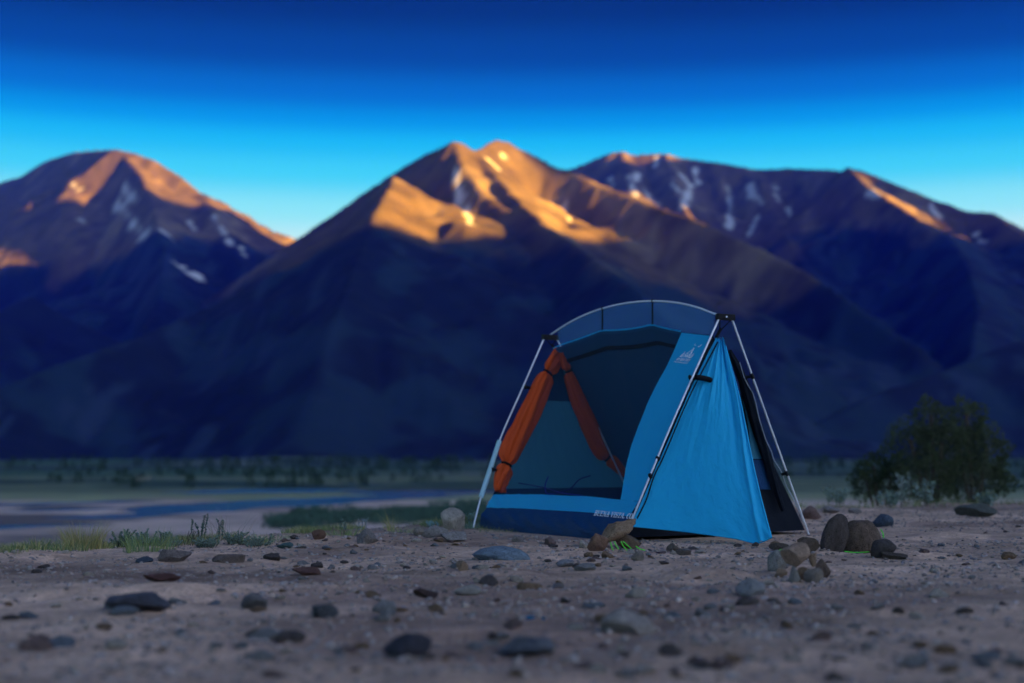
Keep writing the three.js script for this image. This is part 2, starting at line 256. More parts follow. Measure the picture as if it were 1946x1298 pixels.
// ---------------------------------------------------------------- plants
function leafGeo(list, tri) {                                        // list of [x, y, z, direction, length, width, colour]: a folded leaf of two faces each
  const p = new Float32Array(list.length * 12), c = new Float32Array(list.length * 12), idx = [];
  const d = V(), s = V(), up = V();
  list.forEach(([x, y, z, dir, len, w, col], k) => {
    d.copy(dir).normalize(); up.set(0.31, 0.2, 0.93); s.crossVectors(d, up).normalize().multiplyScalar(w / 2); up.crossVectors(s, d).normalize().multiplyScalar(w * 0.2);
    const o = k * 12, m = 0.45 * len;
    p.set([x, y, z, x + d.x * m + s.x + up.x, y + d.y * m + s.y + up.y, z + d.z * m + s.z + up.z, x + d.x * m - s.x + up.x, y + d.y * m - s.y + up.y, z + d.z * m - s.z + up.z, x + d.x * len, y + d.y * len, z + d.z * len], o);
    for (let q = 0; q < 4; q++) c.set(col, o + q * 3);
    const b = k * 4; idx.push(b, b + 1, b + 2, b + 2, b + 1, b + 3);
  });
  const g = new THREE.BufferGeometry(); g.setAttribute('position', new THREE.BufferAttribute(p, 3)); g.setAttribute('color', new THREE.BufferAttribute(c, 3)); g.setIndex(idx); g.computeVertexNormals(); return g;
}
function bladeGeo(list) {                                            // list of [x, y, z, height, lean x, lean z, width, colour]: a bent blade of three segments
  const N = 4, p = [], c = [], idx = [];
  list.forEach(([x, y, z, h, lx, lz, w, col]) => {
    const b = p.length / 3, a = hash(Math.round(x * 977), Math.round(z * 977), 5) * 6.283, sx = Math.cos(a) * w / 2, sz = Math.sin(a) * w / 2;
    for (let k = 0; k < N; k++) { const t = k / (N - 1), cx = x + lx * t * t * h, cz = z + lz * t * t * h, cy = y + h * t * (1 - 0.25 * t * Math.hypot(lx, lz)), f = 1 - t * 0.92; p.push(cx - sx * f, cy, cz - sz * f, cx + sx * f, cy, cz + sz * f); c.push(...col, ...col); if (k) { const o = b + k * 2; idx.push(o - 2, o - 1, o + 1, o - 2, o + 1, o); } }
  });
  const g = new THREE.BufferGeometry(); g.setAttribute('position', new THREE.Float32BufferAttribute(p, 3)); g.setAttribute('color', new THREE.Float32BufferAttribute(c, 3)); g.setIndex(idx); g.computeVertexNormals(); return g;
}
const leafMat = new THREE.MeshPhysicalMaterial({ vertexColors: true, roughness: 0.9, transmission: 0.3, thickness: 0, side: THREE.DoubleSide });
const solidLeaf = mat({ vertexColors: true, roughness: 0.85 });
const bark = mat({ color: new THREE.Color().setRGB(0.09, 0.065, 0.05), roughness: 0.95 });
const tube = (pts, r, n = 12, m = 6) => new THREE.TubeGeometry(new THREE.CatmullRomCurve3(pts), n, r, m);
const tint = (c, v) => { const k = 1 + rnd(-v, v); return c.map((q) => q * k * (1 + rnd(-0.08, 0.08))); };
{ // grass along the lip of the bluff
  const list = [], GR = [[0.16, 0.22, 0.07], [0.30, 0.30, 0.11], [0.09, 0.17, 0.08], [0.42, 0.37, 0.18]];
  for (let k = 0; k < 30000; k++) {
    const x = rnd(-3.6, 0.2), D = poly(edgePts, x) + rnd(-0.8, 0.35) * (0.3 + 0.7 * rnd()), clump = noise(x * 2.1, D * 2.1, 6.6) + 0.6 * noise(x * 6, D * 6, 2.2);
    if (clump < -0.35 + 0.9 * Math.max(0, poly(edgePts, x) - D)) continue;
    const h = rnd(0.02, 0.06) * (1 + 0.9 * Math.max(0, clump)), a = rnd(0, 6.28), l = rnd(0.2, 1.1);
    list.push([x, groundY(x, -D) - 0.006, -D, h, Math.cos(a) * l, Math.sin(a) * l, rnd(0.003, 0.0055), tint(GR[Math.floor(rnd(0, 3.99))], 0.3)]);
  }
  for (let k = 0; k < 2600; k++) { // thinner on the right
    const x = rnd(2.7, 7), D = poly(edgePts, x) + rnd(-1.3, 0.9), clump = noise(x * 1.7, D * 1.7, 4.6) + 0.4 * noise(x * 5, D * 5, 2.2);
    if (clump < 0.1) continue;
    const a = rnd(0, 6.28), l = rnd(0.2, 1.1);
    list.push([x, groundY(x, -D) - 0.006, -D, rnd(0.04, 0.12), Math.cos(a) * l, Math.sin(a) * l, rnd(0.004, 0.007), tint(GR[Math.floor(rnd(0, 2.99))], 0.3)]);
  }
  for (let k = 0; k < 500; k++) { const q = onGround(rnd(905, 1000), rnd(1001, 1012)), a = rnd(0, 6.28), l = rnd(0.3, 1.2); list.push([q.x, q.y - 0.004, q.z, rnd(0.02, 0.05), Math.cos(a) * l, Math.sin(a) * l, 0.003, tint(GR[Math.floor(rnd(0, 3.99))], 0.3)]); }
  tag(mesh('grass', bladeGeo(list), solidLeaf), 'short mixed green and straw grass along the edge of the bluff', 'grass', null, 'stuff');
}
function tuft(px, py, n, h, spread, cols, label, name = 'grass_tuft') {
  const b = onGround(px, py), list = [];
  for (let k = 0; k < n; k++) { const a = rnd(0, 6.28), r = Math.sqrt(rnd()) * spread, l = rnd(0.15, 0.8); list.push([Math.cos(a) * r, -0.01, Math.sin(a) * r, h * rnd(0.45, 1), Math.cos(a + rnd(-0.7, 0.7)) * l, Math.sin(a + rnd(-0.7, 0.7)) * l, rnd(0.003, 0.005), tint(cols[Math.floor(rnd(0, cols.length - 0.01))], 0.25)]); }
  const m = mesh(name, bladeGeo(list), solidLeaf); m.position.copy(b); tag(m, label, 'grass tuft', 'grass tufts on the bluff edge'); return m;
}
const STRAW = [[0.42, 0.34, 0.13], [0.34, 0.30, 0.11], [0.26, 0.26, 0.1]], GREEN = [[0.2, 0.28, 0.1], [0.3, 0.33, 0.13], [0.13, 0.21, 0.1]], PALE = [[0.36, 0.3, 0.22], [0.3, 0.26, 0.2]];
tuft(158, 1042, 300, 0.2, 0.12, STRAW, 'dense straw-yellow grass tuft, leftmost on the bluff edge');
tuft(285, 1048, 240, 0.16, 0.14, GREEN, 'yellow-green grass tuft in front of the tall dry stems');
tuft(270, 1030, 60, 0.34, 0.2, PALE, 'tall thin dry grass stems above the left edge of the bluff');
tuft(435, 1028, 34, 0.27, 0.12, PALE, 'sparse dry grass stems right of the dark upright sprigs');
tuft(505, 1030, 170, 0.08, 0.16, GREEN, 'low green grass patch between the sprigs and the reddish stone');
tuft(655, 1018, 170, 0.09, 0.13, GREEN, 'green grass tuft left of the grey lump on the bluff edge');
tuft(745, 1008, 40, 0.2, 0.06, STRAW, 'spiky grass tuft with long splayed blades left of the pale boulder');
tuft(770, 1012, 120, 0.06, 0.12, GREEN, 'low green grass tuft under the splayed blades');
tuft(898, 1004, 130, 0.07, 0.07, [[0.2, 0.33, 0.22], [0.14, 0.25, 0.16]], 'blue-green tuft at the foot of the tent pole');
function sprig(px, py, hpx, spread, nb, nl, cols, len, label, name, cat, group) {
  const b = onGround(px, py), H = hpx * -b.z / F, t = thing(name, label, cat, b, group), list = [], stems = [];
  for (let k = 0; k < nb; k++) {
    const a = rnd(0, 6.28), s = spread * H * rnd(0.1, 1.25), top = V(Math.cos(a) * s, H * (nb > 20 ? rnd(0.3, 1) * (0.75 + 0.4 * noise(px * 0.3 + a * 2, k * 0.37, 3.3)) : rnd(0.6, 1)), Math.sin(a) * s), mid = V(top.x * 0.35 + rnd(-0.02, 0.02), top.y * 0.5, top.z * 0.35);
    const curve = new THREE.CatmullRomCurve3([V(top.x * 0.55, -0.02, top.z * 0.55), mid.add(V(top.x * 0.35, 0, top.z * 0.35)), top]);
    stems.push(new THREE.TubeGeometry(curve, 8, 0.0012 + 0.004 * H, 5));
    for (let q = 0; q < nl; q++) { const p = curve.getPoint(rnd(0.25, 1)), d = V(rnd(-1, 1), rnd(0.1, 1), rnd(-1, 1)); list.push([p.x, p.y, p.z, d, len * rnd(0.5, 1.2), len * 0.32, tint(cols[Math.floor(rnd(0, cols.length - 0.01))], 0.3)]); }
  }
  mesh('stem', mergeGeometries(stems), bark, t); mesh('leaves', leafGeo(list), leafMat, t);
  return t;
}
const SAGE = [[0.15, 0.24, 0.2], [0.27, 0.38, 0.34], [0.1, 0.16, 0.12], [0.2, 0.24, 0.12]], DARKLEAF = [[0.05, 0.11, 0.08], [0.08, 0.16, 0.11]];
const SP = 'low shrubs on the bluff edge';
sprig(378, 1030, 58, 0.28, 5, 60, DARKLEAF, 0.016, 'upright dark leafy sprig, tallest plant on the bluff edge', 'leafy_sprig', 'plant', SP);
sprig(418, 1028, 44, 0.2, 3, 40, DARKLEAF, 0.018, 'smaller leafy sprig just right of the tall dark one', 'leafy_sprig', 'plant', SP);
sprig(360, 1036, 30, 0.6, 9, 3, [[0.06, 0.05, 0.04]], 0.012, 'leafless dark twiggy plant beside the tall sprig', 'bare_twig_plant', 'plant', SP);
sprig(232, 1040, 38, 0.55, 40, 130, DARKLEAF.concat(SAGE), 0.011, 'dark green low shrub between the straw tuft and the pale sage', 'low_shrub', 'shrub', SP);
sprig(272, 1038, 34, 0.7, 40, 130, SAGE, 0.011, 'pale sage shrub behind the yellow-green grass tuft', 'sage_shrub', 'shrub', SP);
sprig(318, 1038, 34, 0.7, 40, 130, SAGE, 0.011, 'pale sage shrub between the tall dry stems and the dark sprig', 'sage_shrub', 'shrub', SP);
sprig(392, 1040, 26, 0.9, 40, 120, SAGE, 0.010, 'flat sage shrub at the base of the upright sprigs', 'sage_shrub', 'shrub', SP);
sprig(450, 1034, 30, 0.9, 44, 130, SAGE, 0.010, 'blue-green sage shrub right of the upright sprigs', 'sage_shrub', 'shrub', SP);
sprig(490, 1038, 22, 1.2, 40, 110, SAGE, 0.009, 'low spreading sage shrub nearest the bare dirt', 'sage_shrub', 'shrub', SP);
sprig(650, 1016, 32, 0.3, 5, 30, SAGE, 0.014, 'small pale woolly sprig in the grass left of the grey lump', 'pale_sprig', 'plant', SP);
sprig(690, 1012, 30, 0.3, 4, 26, [[0.35, 0.45, 0.45]], 0.014, 'frosty white stalk behind the grey lump', 'pale_sprig', 'plant', SP);
sprig(822, 1004, 14, 0.8, 12, 30, [[0.25, 0.42, 0.42]], 0.014, 'tiny blue-green plant at the left foot of the pale boulder', 'pale_sprig', 'plant', SP);
sprig(900, 1002, 30, 0.5, 12, 45, [[0.22, 0.38, 0.32], [0.16, 0.28, 0.22]], 0.014, 'blue-green leafy plant between the pale boulder and the tent', 'pale_sprig', 'plant', SP);
function bush(name, label, cat, base, lobes, n, cols, len, group, upright = 0.6) { // lobes: [x, y, z, rx, ry, rz] from the base
  const t = thing(name, label, cat, base, group), list = [], limbs = [];
  for (const [x, y, z, rx, ry, rz] of lobes) {
    limbs.push(tube([V(x * 0.12, -0.12, z * 0.12), V(x * 0.5, y * 0.45, z * 0.5), V(x, y + ry * 0.3, z)], 0.02 + 0.02 * ry, 8, 6));
    const count = Math.round(n * rx * ry);
    for (let k = 0; k < count; k++) {
      const a = rnd(0, 6.283), w = rnd(-1, 1), r = Math.cbrt(rnd(0.12, 1)), q = Math.sqrt(1 - w * w), bump = 1 + 0.4 * noise(Math.cos(a) * q * 2.3 + x * 5, w * 2.3 + y * 5, Math.sin(a) * q * 2.3 + 9.3);
      const p = V(x + Math.cos(a) * q * rx * r * bump, y + w * ry * r * bump, z + Math.sin(a) * q * rz * r * bump);
      if (p.y < 0) continue;
      const o = V(Math.cos(a) * q + rnd(-0.5, 0.5), w * 0.5 + upright + rnd(-0.3, 0.5), Math.sin(a) * q + rnd(-0.5, 0.5)), col = cols[Math.floor(rnd(0, cols.length - 0.01))];
      for (let s = 0; s < 3; s++) list.push([p.x, p.y, p.z, V(o.x + rnd(-0.5, 0.5), o.y + rnd(-0.4, 0.4), o.z + rnd(-0.5, 0.5)), len * rnd(0.6, 1.25), len * 0.3, tint(col, 0.3)]);
    }
  }
  mesh('trunk', mergeGeometries(limbs), bark, t); mesh('crown', leafGeo(list), leafMat, t);
  return t;
}
const JUN = [[0.035, 0.06, 0.016], [0.05, 0.08, 0.02], [0.022, 0.045, 0.014]];
{
  const D = 21.5, k = D / F, base = (px) => { const q = at(px, 940, D); q.y = groundY(q.x, q.z) - 0.02; return q; };
  const lobe = (b, px, py, rx, ry, dz = 0) => { const q = at(px, py, D); return [q.x - b.x, q.y - b.y, dz, rx * k, ry * k, rx * k]; };
  let b = base(1775);
  bush('juniper', 'dark juniper bush with a pointed top right of the tent', 'bush', b, [lobe(b, 1770, 800, 30, 42), lobe(b, 1730, 850, 42, 50), lobe(b, 1790, 860, 48, 62), lobe(b, 1755, 910, 60, 45, 0.1)], 9000, JUN, 0.055, 'junipers right of the tent');
  b = base(1850);
  bush('juniper', 'dark juniper bush nearest the right edge of the photo', 'bush', b, [lobe(b, 1845, 800, 34, 44, -0.2), lobe(b, 1830, 860, 50, 55, -0.2), lobe(b, 1885, 870, 42, 60, -0.2), lobe(b, 1865, 920, 70, 40, -0.2)], 9000, JUN, 0.055, 'junipers right of the tent');
  b = base(1672);
  bush('juniper', 'low dark juniper, leftmost and smallest of the three', 'bush', b, [lobe(b, 1670, 895, 30, 32, -0.3), lobe(b, 1655, 920, 30, 30, -0.3), lobe(b, 1700, 915, 28, 34, -0.2)], 9000, JUN, 0.055, 'junipers right of the tent');
}
const RS = 'pale brush in front of the junipers';
sprig(1720, 962, 62, 0.25, 9, 30, [[0.2, 0.27, 0.22]], 0.05, 'pale dry stalks in front of the pointed juniper', 'dry_brush', 'plant', RS);
sprig(1760, 962, 50, 0.4, 10, 30, SAGE, 0.045, 'blue-green brush right of the pale dry stalks', 'dry_brush', 'plant', RS);
sprig(1690, 964, 30, 0.8, 14, 40, SAGE, 0.04, 'low sage clump between the junipers and the stony ground', 'sage_shrub', 'shrub', RS);
sprig(1590, 962, 36, 0.9, 14, 40, SAGE, 0.04, 'low sage clump just right of the tent on the far edge', 'sage_shrub', 'shrub', RS);
sprig(1870, 966, 34, 0.6, 12, 36, SAGE, 0.045, 'low brush at the foot of the rightmost juniper', 'sage_shrub', 'shrub', RS);
{ // thickets on the flats and trees on the valley floor: masses out of focus
  const list = [];
  for (let k = 0; k < 60; k++) { // willow scrub at the foot of the bluff
    const px = rnd(540, 940), py = lerp(999, 976, (px - 540) / 400) + rnd(-6, 14), [x, z] = onFlat(px, py), R = rnd(0.6, 1.7), Hh = rnd(0.3, 0.9);
    for (let q = 0; q < 260; q++) { const a = rnd(0, 6.28), w = rnd(0, 1), r = Math.sqrt(rnd(0.1, 1)); list.push([x + Math.cos(a) * R * r, FLOOR + w * Hh, z + Math.sin(a) * R * r, V(rnd(-1, 1), rnd(0.2, 1.2), rnd(-1, 1)), 0.2, 0.09, tint([0.03, 0.085, 0.055], 0.4)]); }
  }
  tag(mesh('willow_thicket', leafGeo(list), leafMat), 'dark green willow thicket on the flats below the bluff', 'thicket', null, 'stuff');
  const far = [];
  for (let k = 0; k < 1300; k++) {
    const D = 180 * Math.pow(9, rnd()), x = rnd(-0.42, 0.42) * D, keep = noise(x / (D * 0.05), D / 60, 7.5) + 0.5 * noise(x / 30, D / 40, 3.3);
    if (keep < 0.05) continue;
    const h = rnd(0.8, 2.4) * (D > 500 ? 2.4 : 1), y0 = FLOOR + 0.2 + smooth(300, 1600, D) * 6;
    for (let q = 0; q < 46; q++) { const t = rnd(), a = rnd(0, 6.28), r = h * 0.3 * (1 - t * 0.75) * Math.sqrt(rnd()); far.push([x + Math.cos(a) * r, y0 + h * t, -D + Math.sin(a) * r, V(Math.cos(a), 0.2, Math.sin(a)), h * 0.24, h * 0.15, tint([0.02, 0.045, 0.03], 0.4)]); }
  }
  tag(mesh('valley_trees', leafGeo(far), solidLeaf), 'scattered dark trees across the far valley floor', 'trees', null, 'stuff');
}

// ---------------------------------------------------------------- stones
function rockGeo(sd, { detail = 5, cuts = 13, rough = 0.14, cutMin = 0.42, fine = 0.05 } = {}) { // a boulder of about unit radius with worn faces
  const keep = seed; seed = sd * 7919 + 13;
  let g = new THREE.IcosahedronGeometry(1, detail); g.deleteAttribute('normal'); g.deleteAttribute('uv');
  const pos = g.attributes.position, map = new Map(), p = [], idx = [];
  for (let i = 0; i < pos.count; i++) { const k = [pos.getX(i), pos.getY(i), pos.getZ(i)].map((q) => Math.round(q * 1e4)).join(); if (!map.has(k)) { map.set(k, p.length); p.push(V().fromBufferAttribute(pos, i).normalize()); } idx.push(map.get(k)); }
  for (let c = 0; c < cuts; c++) { const n = V(rnd(-1, 1), rnd(-1, 1), rnd(-1, 1)).normalize(), d = rnd(cutMin, 0.85); for (const v of p) { const e = v.dot(n) - d; if (e > 0) v.addScaledVector(n, -e * 0.97); } }
  const uv = [], o = sd * 3.7;
  for (const v of p) { const u = v.clone().normalize(), k = 1 + rough * fbm(u.x * 1.7 + o, u.y * 1.7, u.z * 1.7 + 4, 3) + fine * fbm(u.x * 7 + o, u.y * 7, u.z * 7 + 4, 3); v.multiplyScalar(k); uv.push(Math.atan2(u.x, u.z) * 0.6, Math.asin(clamp(u.y, -1, 1)) * 0.6); }
  g = new THREE.BufferGeometry(); g.setAttribute('position', new THREE.Float32BufferAttribute(p.flatMap((v) => [v.x, v.y, v.z]), 3)); g.setAttribute('uv', new THREE.Float32BufferAttribute(uv, 2)); g.setIndex(idx);
  g.computeBoundingBox(); const bb = g.boundingBox, c = bb.getCenter(V()), z = bb.getSize(V()); g.translate(-c.x, -c.y, -c.z); g.scale(2 / z.x, 2 / z.y, 2 / z.z); g.computeVertexNormals();
  seed = keep; return g;
}
const rockMats = {}, marks = [];
function rockMat(c) { const k = c.join(); return rockMats[k] ??= mat({ color: new THREE.Color().setRGB(...c), map: rockMap, bumpMap: rockBump, bumpScale: 0.012, roughness: 0.9 }); }
const PALE_ROCK = [0.78, 0.7, 0.6], TAN = [0.6, 0.43, 0.3], BROWN = [0.4, 0.27, 0.17], RED = [0.26, 0.14, 0.12], DARK = [0.13, 0.11, 0.1], GREY = [0.42, 0.42, 0.42], BLUE = [0.26, 0.36, 0.46], NAVY = [0.12, 0.17, 0.24];
function rock(px, bottom, w, h, color, label, o = {}) { // px, bottom, w, h: how the photo shows it; o: base (row of the ground under it, where it lies on others), deep (of width), tilt, turn, sink, back
  const b = onGround(px, o.base ?? bottom), D = -b.z + (o.back ?? 0), k = D / F, W = w * k, Hh = h * k, dp = W * (o.deep ?? 0.8), sink = o.base ? 0 : o.sink ?? 0.2;
  const m = mesh(o.name ?? 'stone', rockGeo(o.sd ?? Math.round(px * 3 + bottom), o), rockMat(color)), full = Hh / (1 - sink), q = at(px, bottom, D);
  m.scale.set(W / 2, full / 2, dp / 2);
  m.position.set(q.x, (o.base ? q.y : b.y) + full * (0.5 - sink), -D - (o.base ? dp * 0.2 : dp * 0.3));
  m.rotation.set(0, o.turn ?? 0, o.tilt ?? 0);
  marks.push([q.x, -D, label.split(/ (?:at the|in the|on the|under the|between|beside|lying|half|standing|behind|below|just|next|far|near|touching|sitting|right of|left of|before) ?/)[0]]);
  return tag(m, label, o.cat ?? (h * k > 0.12 ? 'boulder' : 'stone'), o.group);
}
const PILE = 'stones of the small pile right of the tent', TR = 'dark boulders right of the tent', TA = 'rocks on the front tent corner', SC = 'stones scattered on the dirt';
rock(862, 1007, 46, 42, PALE_ROCK, 'pale wedge-shaped boulder standing left of the tent', { deep: 0.8, cuts: 10, name: 'boulder', tilt: 0.12, sd: 5 });
rock(1137, 1048, 42, 34, [0.4, 0.25, 0.18], 'reddish brown rock at the lower left of the tent corner heap', { group: TA, sd: 12, rough: 0.25 });
rock(1196, 1043, 50, 26, [0.28, 0.2, 0.14], 'dark brown rock under the tilted rock at the tent corner', { group: TA, sd: 17 });
rock(1174, 1028, 84, 38, [0.5, 0.35, 0.23], 'long tilted brown rock lying on top of the tent corner heap', { group: TA, base: 1044, tilt: 0.5, sd: 23, rough: 0.3, fine: 0.06, name: 'boulder', detail: 5, deep: 0.55 });
rock(952, 1064, 112, 25, BLUE, 'flat blue-grey slab half sunk in the dirt before the tent', { deep: 0.5, sink: 0.4, sd: 31, cuts: 5, name: 'slab' });
rock(1478, 1086, 36, 40, [0.55, 0.55, 0.52], 'speckled grey granite cobble at the left of the stone pile', { group: PILE, sd: 41, cuts: 7, cutMin: 0.6 });
rock(1486, 1098, 25, 17, TAN, 'small tan stone at the lower left of the stone pile', { group: PILE, sd: 43 });
rock(1511, 1107, 23, 31, [0.48, 0.47, 0.44], 'upright grey wedge at the front of the stone pile', { group: PILE, sd: 44, cuts: 12, cutMin: 0.5 });
rock(1528, 1104, 23, 26, BROWN, 'brown wedge between the grey ones in the stone pile', { group: PILE, sd: 46, cuts: 12, cutMin: 0.5 });
rock(1548, 1108, 36, 31, [0.48, 0.42, 0.36], 'angular grey cobble at the right front of the stone pile', { group: PILE, sd: 47, tilt: -0.5 });
rock(1565, 1103, 32, 38, [0.28, 0.2, 0.16], 'dark cobble at the right back of the stone pile', { group: PILE, sd: 52, back: 0.1 });
rock(1545, 1078, 15, 28, TAN, 'narrow tan stone standing beside the top stone of the pile', { group: PILE, sd: 53, base: 1094 });
rock(1513, 1077, 56, 48, [0.62, 0.45, 0.34], 'large rounded tan stone on top of the stone pile', { group: PILE, base: 1096, sd: 55, cuts: 7, cutMin: 0.6, tilt: -0.2, name: 'boulder' });
rock(1589, 1048, 50, 72, [0.15, 0.125, 0.115], 'dark oval boulder standing upright right of the tent', { group: TR, sd: 61, cuts: 5, cutMin: 0.65, tilt: -0.3, deep: 0.6, name: 'boulder' });
rock(1642, 1052, 78, 62, [0.2, 0.145, 0.11], 'large rounded brown boulder beside the upright oval one', { group: TR, sd: 63, cuts: 6, cutMin: 0.62, name: 'boulder' });
rock(1682, 1059, 50, 34, [0.13, 0.115, 0.11], 'small dark boulder at the right foot of the brown one', { group: TR, sd: 65, cuts: 6, cutMin: 0.6 });
rock(1702, 1064, 48, 14, [0.17, 0.14, 0.12], 'flat dark stone just right of the small dark boulder', { group: TR, sd: 67 });
rock(1681, 1001, 40, 24, NAVY, 'blue-black cobble behind the brown boulder', { sd: 69, cuts: 6, cutMin: 0.6 });
rock(1540, 1051, 46, 30, [0.2, 0.155, 0.12], 'brown stone behind the stone pile at the tent foot', { sd: 71 });
rock(1483, 1046, 38, 13, [0.2, 0.16, 0.12], 'low brown stone under the pointed corner of the flap', { sd: 73 });
rock(1428, 1133, 56, 33, [0.5, 0.52, 0.54], 'speckled grey granite stone in the dirt below the tent flap', { sd: 79, cuts: 6, cutMin: 0.6, rough: 0.2 });
rock(1542, 987, 42, 25, [0.3, 0.2, 0.18], 'reddish mossy rock at the back corner of the tent', { sd: 81 });
rock(1583, 976, 36, 14, [0.42, 0.38, 0.38], 'pale low rock on the far edge behind the upright boulder', { sd: 83 });
rock(1625, 975, 26, 10, [0.45, 0.42, 0.42], 'small pale slab on the far edge left of the blue-black cobble', { sd: 84 });
rock(1858, 983, 84, 26, [0.13, 0.15, 0.14], 'long dark mound of rock in front of the rightmost juniper', { sd: 85, deep: 0.5 });
rock(1195, 1206, 104, 46, [0.6, 0.54, 0.5], 'large whitish blurred stone in the centre foreground', { sd: 87, cuts: 9, group: SC });
rock(888, 1132, 52, 19, PALE_ROCK, 'pale flat stone in the dirt left of the whitish blurred one', { sd: 89, group: SC });
rock(808, 1137, 48, 18, [0.15, 0.1, 0.09], 'dark brown flat stone next to the pale flat one', { sd: 91, group: SC });
rock(580, 1094, 58, 15, RED, 'low dark red stone on the dirt below the grass', { sd: 93, group: SC });
rock(305, 1106, 72, 17, [0.2, 0.1, 0.09], 'low dark red stone far to the left on the dirt', { sd: 95, group: SC });
rock(697, 1034, 42, 30, [0.42, 0.38, 0.36], 'knobbly grey-brown lump at the edge of the grass', { sd: 97, rough: 0.3, group: SC });
rock(605, 1026, 28, 19, [0.34, 0.2, 0.15], 'small reddish stone sitting in the grass', { sd: 99, group: SC });
rock(540, 1043, 32, 12, [0.14, 0.26, 0.28], 'teal-dark smooth stone in front of the grass', { sd: 101, group: SC });
rock(572, 1042, 26, 6, [0.65, 0.6, 0.58], 'thin whitish chip beside the teal-dark stone', { sd: 103, group: SC });
rock(330, 1069, 62, 24, [0.36, 0.3, 0.28], 'brown-grey hump of rock below the left grass tufts', { sd: 105, deep: 0.6, group: SC });
rock(432, 1070, 64, 16, [0.3, 0.24, 0.21], 'flat brown rock right of the grey hump', { sd: 107, deep: 0.6, group: SC });
rock(272, 1070, 34, 11, NAVY, 'small blue-grey flat stone left of the grey hump', { sd: 109, group: SC });
rock(480, 1158, 50, 30, [0.3, 0.3, 0.32], 'blurred grey cobble in the left foreground', { sd: 111, group: SC });
rock(617, 1174, 54, 24, [0.16, 0.17, 0.19], 'blurred dark cobble right of the grey one', { sd: 113, group: SC });
rock(770, 1252, 96, 44, [0.1, 0.1, 0.13], 'large blurred blackish cobble near the bottom edge', { sd: 115, group: SC });
rock(255, 1165, 120, 34, [0.12, 0.13, 0.17], 'wide dark rock in the lower left foreground', { sd: 116, group: SC });
rock(1000, 1250, 110, 36, [0.22, 0.24, 0.28], 'blurred blue-grey rock right of the blackish cobble', { sd: 117, group: SC });
rock(797, 1019, 26, 18, [0.5, 0.44, 0.38], 'small tan stone on the bluff edge left of the pale boulder', { sd: 119, group: SC });
rock(826, 1021, 52, 22, [0.46, 0.44, 0.43], 'low grey rock touching the foot of the pale boulder', { sd: 121, group: SC });
rock(862, 1031, 50, 20, [0.5, 0.47, 0.46], 'pale flat rock below the pale boulder', { sd: 122, group: SC });
rock(878, 1085, 24, 20, TAN, 'small tan block below the blue-grey slab', { sd: 123, group: SC });
rock(1213, 1066, 25, 19, [0.45, 0.4, 0.34], 'small rounded stone below the tent corner heap', { sd: 125, group: SC });
rock(1279, 1048, 24, 15, [0.3, 0.25, 0.2], 'small brown stone in the shade under the flap', { sd: 127, group: SC });
rock(1300, 1056, 30, 13, [0.36, 0.33, 0.32], 'flat grey stone just in front of the flap', { sd: 129, group: SC });
rock(1008, 1178, 17, 8, [0.03, 0.36, 0.75], 'tiny bright blue pebble in the foreground dirt', { sd: 131, group: SC, cat: 'pebble' });
rock(1033, 1178, 9, 5, [0.03, 0.36, 0.75], 'smaller blue speck right of the bright blue pebble', { sd: 133, group: SC, cat: 'pebble' });
rock(1060, 1118, 26, 10, [0.5, 0.48, 0.5], 'small pale stone on open dirt right of the pale flat one', { sd: 135, group: SC });
rock(1075, 1078, 34, 14, [0.5, 0.5, 0.53], 'small pale grey stone right of the blue-grey slab', { sd: 137, group: SC });
rock(985, 1030, 26, 12, [0.45, 0.42, 0.42], 'pale lump of rock under the front edge of the tent', { sd: 139, group: SC });
